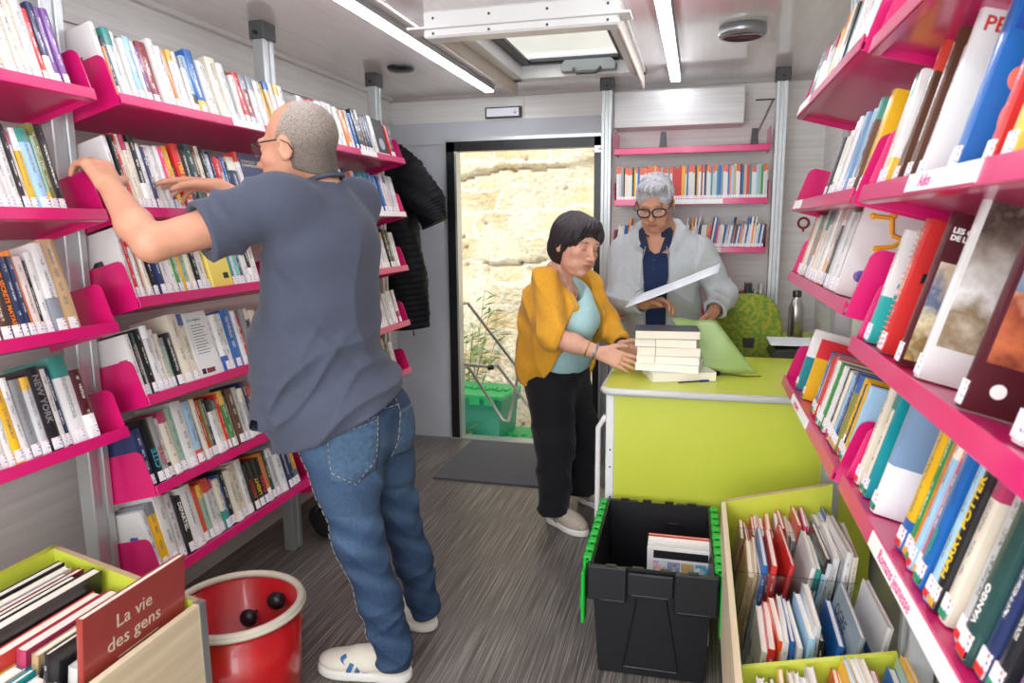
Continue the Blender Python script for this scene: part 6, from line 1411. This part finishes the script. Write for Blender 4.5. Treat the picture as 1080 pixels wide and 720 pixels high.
S.ell(L((0, .042, .088)), A((.062, .050, .032)) * Ws, WR, .02); S.ell(L((.058, .035, .045)), A((.026, .048, .045)) * Ws, WR, .02); S.ell(L((-.058, .035, .045)), A((.026, .048, .045)) * Ws, WR, .02)
S.ell(L((0, -.06, -.055)), A((.055, .045, .035)) * Ws, WR, .03)
for q in (-1, 1): S.ell(L((q * .074, -.008, .022)), A((.020, .046, .046)) * Ws, WR, .02)
S.ell(L((0, .105, -.03)), A((.066, .062, .080)) * Ws, WR, .012, 's'); S.ell(L((0, .06, -.10)), A((.07, .075, .06)) * Ws, WR, .012, 's')
def hw(amp, f):
    def g(p):
        q = inv_frame(Wc, WR, Ws)(p); a = np.arctan2(q[:, 0], q[:, 1] - .03); return amp * np.sin(a * f + 5 * q[:, 2] * 14) + amp * .6 * np.sin(a * f * 2.3 + q[:, 2] * 60)
    return g
S.warp(hw(.0022, 22))
def whc(V):
    q = inv_frame(Wc, WR, Ws)(V); t = np.clip((q[:, 2] - .06) / .06, 0, 1)[:, None] * .35; return A(srgb('#2b2327')) * (1 - t) + A(srgb('#6e6468')) * t
sdf_obj('hair', S, HAIRM, w1, .0042, whc)
# aqua top
def wt(e):
    S = SDF(); S.ell((-.585, 3.175, 1.10), (.085 + e, .155 + e, .09 + e), frame((.8, -.5, 0), (0, 0, 1)) @ np.eye(3), .04)
    S.ell((-.555, 3.13, .995), A((.165, .12, .115)) + e, frame((.8, -.55, 0), (0, 0, 1)), .05)
    S.ell((-.60, 3.22, .88), A((.165, .135, .13)) + e, frame((.8, -.55, 0), (0, 0, 1)), .06); S.ell((-.625, 3.25, .78), A((.17, .14, .09)) + e, frame((.8, -.55, 0), (0, 0, 1)), .05)
    return S
S = wt(0); S.ell((-.50, 3.08, .99), (.085, .09, .08), None, .05)
S.warp(lambda p: .003 * np.sin(p[:, 2] * 40 + p[:, 0] * 25 + 2 * np.sin(p[:, 1] * 14)) + .002 * np.sin(p[:, 2] * 21 - p[:, 0] * 45))
S.cut((0, 0, .715), (0, 0, -1)); S.ell(L((0, .02, -.20)), (.075, .075, .115), WR, .008, 's'); S.ell((-.51, 3.04, 1.17), (.055, .06, .085), None, .008, 's')
TOPW = S
sdf_obj('aqua_top', S, CLOTH, w1, .005, const('#a9cfd0'))
MB().tube([tuple(L((.05, -.01, -.10))), (-.53, 3.03, 1.12), (-.505, 2.995, 1.075), (-.50, 3.02, 1.12), tuple(L((-.02, .05, -.12)))], .0014, 5).ball((-.505, 2.99, 1.068), .006, n=8).build('necklace', mat('necklace_silver', '#c6beb6', .3, metal=.9), w1)
# cardigan
S = wt(.018); S.ell((-.67, 3.24, 1.02), (.13, .16, .16), None, .06); S.ell((-.70, 3.27, .85), (.13, .16, .20), None, .06); S.ell((-.725, 3.26, .74), (.10, .15, .10), None, .05)
S.chain([rs + A((.0, .02, .01)), re, re * .86 + rw * .14], [.063, .060, .056], .03)
S.chain([ls + A((-.0, -.01, .01)), le, lw * .85 + le * .15], [.062, .062, .044], .03)
def cwk(p): return -.010 * (1 - np.abs(np.sin(p[:, 2] * 14 + p[:, 0] * 19 - p[:, 1] * 13 + 1.4 * np.sin(p[:, 2] * 11)))) ** 1.8 + .003 * np.sin(p[:, 2] * 30 + p[:, 0] * 38 + 2 * np.sin(p[:, 2] * 13)) + .0035 * np.sin(p[:, 0] * 60 - p[:, 2] * 16 + p[:, 1] * 30)
S.warp(cwk)
nW = nrm(rw - re); pW = re * .84 + rw * .16; S._add('i', lambda p: np.where((p[:, 1] < 3.02) & (((p - re) @ nW) > .0) & (p[:, 2] < 1.05), (p - pW) @ nW, -1.), [-9] * 3, [9] * 3, .003)
nL = nrm(lw - le); pL = lw * .88 + le * .12; S._add('i', lambda p: np.where((p[:, 0] > -.42) & (p[:, 2] < 1.0) & (((p - le) @ nL) > .05), (p - pL) @ nL, -1.), [-9] * 3, [9] * 3, .003)
# front opening: wedge towards her front, keeps clear of the arms
def opening(p):
    f_ = nrm((.85, -.53, 0)); r_ = nrm((-.53, -.85, 0)); o = p - A((-.60, 3.20, 0)); u = o @ r_; v = o @ f_; z = p[:, 2]
    hw_ = np.interp(z, [.6, .78, .95, 1.08, 1.2, 1.28], [.15, .125, .092, .095, .088, .08])
    d = np.maximum(np.abs(u - .0) - hw_, .0 - v)
    arm = np.minimum(np.linalg.norm(np.cross(p - re, nrm(rs - re)), axis=1), 9) 
    t1 = np.clip(((p - rs) @ (re - rs)) / ((re - rs) @ (re - rs)), 0, 1); d1 = np.linalg.norm(p - rs - t1[:, None] * (re - rs), axis=1) - .070
    t2 = np.clip(((p - re) @ (rw - re)) / ((rw - re) @ (rw - re)), 0, 1); d2 = np.linalg.norm(p - re - t2[:, None] * (rw - re), axis=1) - .068
    t3 = np.clip(((p - ls) @ (le - ls)) / ((le - ls) @ (le - ls)), 0, 1); d3 = np.linalg.norm(p - ls - t3[:, None] * (le - ls), axis=1) - .062
    t4 = np.clip(((p - le) @ (lw - le)) / ((lw - le) @ (lw - le)), 0, 1); d4 = np.linalg.norm(p - le - t4[:, None] * (lw - le), axis=1) - .064
    return np.maximum(d, -np.minimum(np.minimum(d1, d2), np.minimum(d3, d4)))
S._add('s', opening, [-9] * 3, [9] * 3, .006)
S.cone(neck + A((-.01, .01, -.03)), L((0, -.01, -.10)), .062, .068, .01, 's'); S.cut((-.74, 0, .67), (-.25, 0, -1)); S.cut(neck + A((-.03, .03, .065)), nrm((.1, -.1, 1)))
S.cone(rw, re * .7 + rw * .3, .05, .052, .003, 's')
sdf_obj('cardigan', S, CLOTH, w1, .005, const('#dc9f2e'))
# trousers
S = SDF(); S.ell((-.635, 3.26, .74), A((.165, .145, .10)), frame((.8, -.55, 0), (0, 0, 1)), .04)
S.chain([A((-.655, 3.19, .66)), A((-.625, 3.165, .42)), A((-.625, 3.15, .10))], [.115, .088, .072], .05); S.chain([A((-.60, 3.33, .66)), A((-.55, 3.39, .42)), A((-.535, 3.43, .10))], [.115, .086, .070], .05)
S.warp(lambda p: -.014 * (1 - np.abs(np.sin(p[:, 2] * 17 + p[:, 0] * 24 + 1.5 * np.sin(p[:, 1] * 12)))) ** 1.8 * np.clip(1.15 - p[:, 2] * .9, .3, 1)); S.cut((0, 0, .065), (0, 0, -1)); S.cut((0, 0, .80), (0, 0, 1))
sdf_obj('trousers', S, CLOTH, w1, .0055, const('#17171b'))
BEI = mat('sneaker_beige', '#b7aa9b', .7, noise=.12, nscale=(60, 60, 60), bump=.3, bscale=220)
for heel, yaw in ((A((-.665, 3.215, 0)), -.62), (A((-.56, 3.50, 0)), -.55)):
    up, LS, RS = shoe(w1, 'sneaker', heel, yaw, BEI, SOLE, .255, .046, high=.08)
    b = MB()
    for k in range(5): b.tube([tuple(LS((-.021, .09 + k * .019, .089 - k * .006))), tuple(LS((0, .095 + k * .019, .103 - k * .007))), tuple(LS((.021, .09 + k * .019, .089 - k * .006)))], .0035, 6)
    b.build('laces', mat('laces_beige', '#cfc6ba', .8), up)
    ring = [tuple(LS((.047, .10 + .012 * math.cos(a), .045 + .012 * math.sin(a)))) for a in np.linspace(.6, 5.4, 14)]
    MB().tube(ring, .002, 5).build('side_mark', mat('mark_dark', '#38332f', .5), up)
dr = nrm(rw - re); pb = [re * .28 + rw * .72, re * .1 + rw * .9]
for q, (c_, M_, nm) in enumerate(((pb[0], mat('bracelet_gold', '#b99a5a', .3, metal=.8), 'gold_bracelet'), (pb[1] , mat('watch_silver', '#a9adb2', .3, metal=.8), 'watch'))):
    x_ = nrm(np.cross(dr, (0, 0, 1))); z_ = np.cross(x_, dr); r_ = .0345 - .003 * q
    ring = [tuple(c_ + x_ * r_ * math.cos(a) + z_ * r_ * math.sin(a)) for a in np.linspace(0, 2 * math.pi, 24, endpoint=False)]
    MB().tube(ring, .0035 + .002 * q, 6, closed=True).build(nm, M_, w1)
c_ = lw * .93 + le * .07; dl = nrm(lw - le); x_ = nrm(np.cross(dl, (0, 0, 1))); z_ = np.cross(x_, dl)
MB().tube([tuple(c_ + x_ * .030 * math.cos(a) + z_ * .030 * math.sin(a)) for a in np.linspace(0, 2 * math.pi, 20, endpoint=False)], .006, 6, closed=True).build('black_wristband', BLKP, w1)
# ---------------------------------------------------------------- man in the grey hoodie
m2 = thing('person', 'person with grey hair and black glasses in a grey hoodie reading a paper', 'person', (0, 0, 0))
Mc = A((-.212, 3.56, 1.520)); MR = frame((-.10, -.87, -.46), (-.06, -.3, 1)); Ms = 1.06
S = SDF(); L = head(S, Mc, MR, Ms, nose=1.15, jaw=1.12)
nk = A((-.195, 3.655, 1.37)); S.chain([L((0, -.03, -.055)), nk], [.060, .066], .02); S.ell((-.195, 3.62, 1.31), (.12, .07, .06), None, .04)
S.chain([nk, A((-.18, 3.68, 1.2)), A((-.16, 3.68, .9))], [.08, .12, .125], .05)
rs, re, rw = A((-.375, 3.66, 1.285)), A((-.385, 3.56, 1.035)), A((-.235, 3.40, 1.045))
ls, le, lw = A((.010, 3.66, 1.285)), A((.125, 3.62, 1.07)), A((.075, 3.42, 1.010))
S.chain([rs, re, rw], [.055, .042, .028], .02); S.chain([ls, le, lw], [.055, .042, .028], .02)
hand(S, rw, (.85, -.25, .12), (-.1, -.5, -.8), (.2, -.8, .5), curl=(.55, .55, .55, .6), thumb=.25, s=1., spread=.04, tcurl=.5)
hand(S, lw, (-.25, -.55, -.62), (-.8, .1, .3), (.1, -.7, .5), curl=(.35, .4, .45, .5), thumb=.35, s=1., spread=.04)
for sx in (-.11, .1): S.chain([A((-.165 + sx, 3.69, .86)), A((-.165 + sx, 3.68, .46)), A((-.165 + sx, 3.70, .05))], [.09, .06, .04], .03); S.ell((-.165 + sx, 3.64, .045), (.045, .12, .04), None, .03)
sdf_obj('body', S, SKIN, m2, .0042, skin_colors(inv_frame(Mc, MR, Ms), '#c08b6f', brow='#6f625c', lip='#a3584c', blush='#a8614e'))
S = SDF(); S.ell(L((0, -.022, .034)), A((.084, .102, .092)) * Ms, MR, .01); S.ell(L((0, -.04, -.03)), A((.072, .07, .065)) * Ms, MR, .03); S.ell(L((0, .045, .096)), A((.058, .044, .030)) * Ms, MR, .02)
S.ell(L((0, .115, .008)), A((.068, .060, .070)) * Ms, MR, .010, 's'); S.ell(L((0, .06, -.10)), A((.08, .08, .07)) * Ms, MR, .01, 's')
for q in (-1, 1): S.ell(L((q * .083, .0, -.018)), (.020, .026, .040), MR, .006, 's')
def mhw(p):
    q = inv_frame(Mc, MR, Ms)(p); a = np.arctan2(q[:, 0], q[:, 1] + .01); return .0035 * np.sin(q[:, 0] * 210 + 6 * np.sin(q[:, 1] * 50) + q[:, 2] * 60) * np.clip(q[:, 2] / .05, 0, 1) + .0015 * np.sin(a * 60 + q[:, 2] * 90)
S.warp(mhw)
def mhc(V):
    q = inv_frame(Mc, MR, Ms)(V); s_ = (.5 + .5 * np.sin(q[:, 0] * 260 + 7 * np.sin(q[:, 1] * 55)))[:, None] * .5; return A(srgb('#c4c3c8')) * (1 - s_) + A(srgb('#7d7a80')) * s_
sdf_obj('hair', S, HAIRS, m2, .0042, mhc)
glasses(m2, L, mat('glasses_black', '#131214', .25), Ms, w_=.0285, h_=.0195, zc=-.001, tz=.010, rr=.0033)
def mt(e):
    S = SDF(); S.cone((-.31, 3.665, 1.30), (-.06, 3.665, 1.30), .066 + e, .066 + e, .04); S.ell((-.185, 3.66, 1.20), (.20 + e, .125 + e, .15 + e), None, .05); S.ell((-.175, 3.66, 1.03), (.185 + e, .13 + e, .16 + e), None, .06); S.ell((-.165, 3.67, .88), (.18 + e, .13 + e, .12 + e), None, .05)
    return S
S = mt(0); S.cone((-.195, 3.64, 1.31), (-.2, 3.62, 1.40), .085, .072, .03)
S.cone((-.205, 3.60, 1.44), (-.20, 3.645, 1.33), .075, .058, .006, 's'); S.ell((-.205, 3.53, 1.335), (.028, .05, .070), None, .008, 's')
S.warp(lambda p: .002 * np.sin(p[:, 2] * 35 + p[:, 0] * 40)); S.cut((0, 0, .80), (0, 0, -1))
po = sdf_obj('polo_shirt', S, CLOTH, m2, .005, const('#1d2b4d'))
for q in (-1, 1):
    MB().add([(-.205 + q * .02, 3.525, 1.27), (-.205 + q * .075, 3.545, 1.31), (-.205 + q * .082, 3.60, 1.385), (-.205 + q * .064, 3.585, 1.40), (-.205 + q * .04, 3.54, 1.335)], [(0, 1, 2, 3, 4)]).build('collar', mat('polo_collar', '#17233f', .85), po).modifiers.new('t', 'SOLIDIFY').thickness = .006
b = MB(); [b.ball((-.207, 3.512 + k * .003, 1.245 - k * .04), .005, n=8) for k in range(2)]; b.build('button', mat('polo_button', '#2c3a5c', .3), po)
S = mt(.013); S.ell((-.165, 3.66, .86), (.21, .155, .08), None, .04)
S.chain([rs, re, re * .2 + rw * .8], [.066, .060, .050], .035); S.chain([ls, le, le * .2 + lw * .8], [.066, .060, .050], .035)
# hood lying round the neck
hp = [(-.275, 3.56, 1.31), (-.305, 3.63, 1.365), (-.27, 3.71, 1.40), (-.195, 3.745, 1.405), (-.115, 3.71, 1.40), (-.085, 3.63, 1.365), (-.125, 3.56, 1.30)]
S.chain([A(v) for v in hp], [.022, .032, .038, .045, .038, .032, .022], .02)
S.warp(lambda p: -.009 * (1 - np.abs(np.sin(p[:, 2] * 15 + p[:, 0] * 17 + 1.6 * np.sin(p[:, 2] * 12 + p[:, 1] * 9)))) ** 1.8 + .003 * np.sin(p[:, 0] * 55 - p[:, 2] * 22) * (np.abs(p[:, 0] + .18) > .17))
S._add('s', lambda p: np.maximum(np.abs(p[:, 0] + .200 - .02 * (1.2 - p[:, 2])) - np.interp(p[:, 2], [.8, 1.0, 1.2, 1.3, 1.4], [.045, .050, .062, .064, .068]), p[:, 1] - 3.62), [-9] * 3, [9] * 3, .006)
S.cone((-.2, 3.62, 1.44), (-.195, 3.65, 1.33), .078, .070, .006, 's'); S.cut((0, 0, .80), (0, 0, -1))
for (e_, w_) in ((re, rw), (le, lw)):
    n_ = nrm(w_ - e_); p_c = e_ * .12 + w_ * .88
    S._add('i', lambda p, n_=n_, p_c=p_c, e_=e_: np.where((np.linalg.norm(p - p_c, axis=1) < .09), (p - p_c) @ n_, -1.), [-9] * 3, [9] * 3, .003); S.cone(w_, e_ * .3 + w_ * .7, .036, .040, .003, 's')
HOOD = S
ho = sdf_obj('grey_hoodie', S, CLOTH, m2, .005, const('#b3b7b9'))
for (e_, w_) in ((re, rw), (le, lw)):
    c_ = e_ * .16 + w_ * .84; d_ = nrm(w_ - e_); x_ = nrm(np.cross(d_, (0, 0, 1))); z_ = np.cross(x_, d_)
    MB().tube([tuple(c_ - d_ * .03), tuple(c_ + d_ * .02)], [.043, .040], 24, cap=False).build('cuff', mat('cuff_grey', '#aab0b2', .9, noise=.1, nscale=(200, 200, 200)), ho)
for q, x0 in ((-1, -.262), (1, -.138)):
    surf_line(HOOD, 'zip_edge', [A((x0 - q * .0, 3.5, 1.30)), A((x0 + .004 * q, 3.5, 1.1)), A((-.195 + q * .06, 3.5, .86))], (q * .25, -.97, 0), mat('zip_tape', '#8e9496', .7), ho, .0022, .001)
    MB().tube([(x0 - q * .012, 3.525, 1.31), (x0 + q * .0, 3.50, 1.25), (x0 + q * .004, 3.495, 1.17), (x0 + q * .006, 3.50, 1.11)], .0025, 6).build('drawstring', mat('cord_grey', '#8e9496', .8), ho)
S = SDF(); S.ell((-.165, 3.69, .84), (.165, .125, .10), None, .04)
for sx in (-.105, .10): S.chain([A((-.165 + sx, 3.69, .76)), A((-.165 + sx, 3.68, .46)), A((-.165 + sx, 3.71, .09))], [.105, .08, .07], .04)
S.cut((0, 0, .05), (0, 0, -1)); sdf_obj('trousers', S, DENIM, m2, .007, const('#2d3442'))
# paper held by the man in grey
pp = thing('paper_sheet', 'large white printed sheet held at a slant by the grey-haired person', 'paper', (0, 0, 0))
a_, b_, wv = A((-.315, 3.24, 1.043)), A((.085, 3.27, 1.205)), A((.015, .20, .030)); n = 10; vs = []
for j in range(n + 1):
    for i in range(n + 1): u, v = i / n, j / n; q = a_ * (1 - u) + b_ * u + wv * v; q[2] += -.003 * math.sin(u * math.pi); vs.append(tuple(q))
o = MB().add(vs, [(j * (n + 1) + i, j * (n + 1) + i + 1, (j + 1) * (n + 1) + i + 1, (j + 1) * (n + 1) + i) for j in range(n) for i in range(n)], 0, True).build('sheet', mat('sheet_white', '#eef0f6', .6), pp)
o.modifiers.new('t', 'SOLIDIFY').thickness = .0007
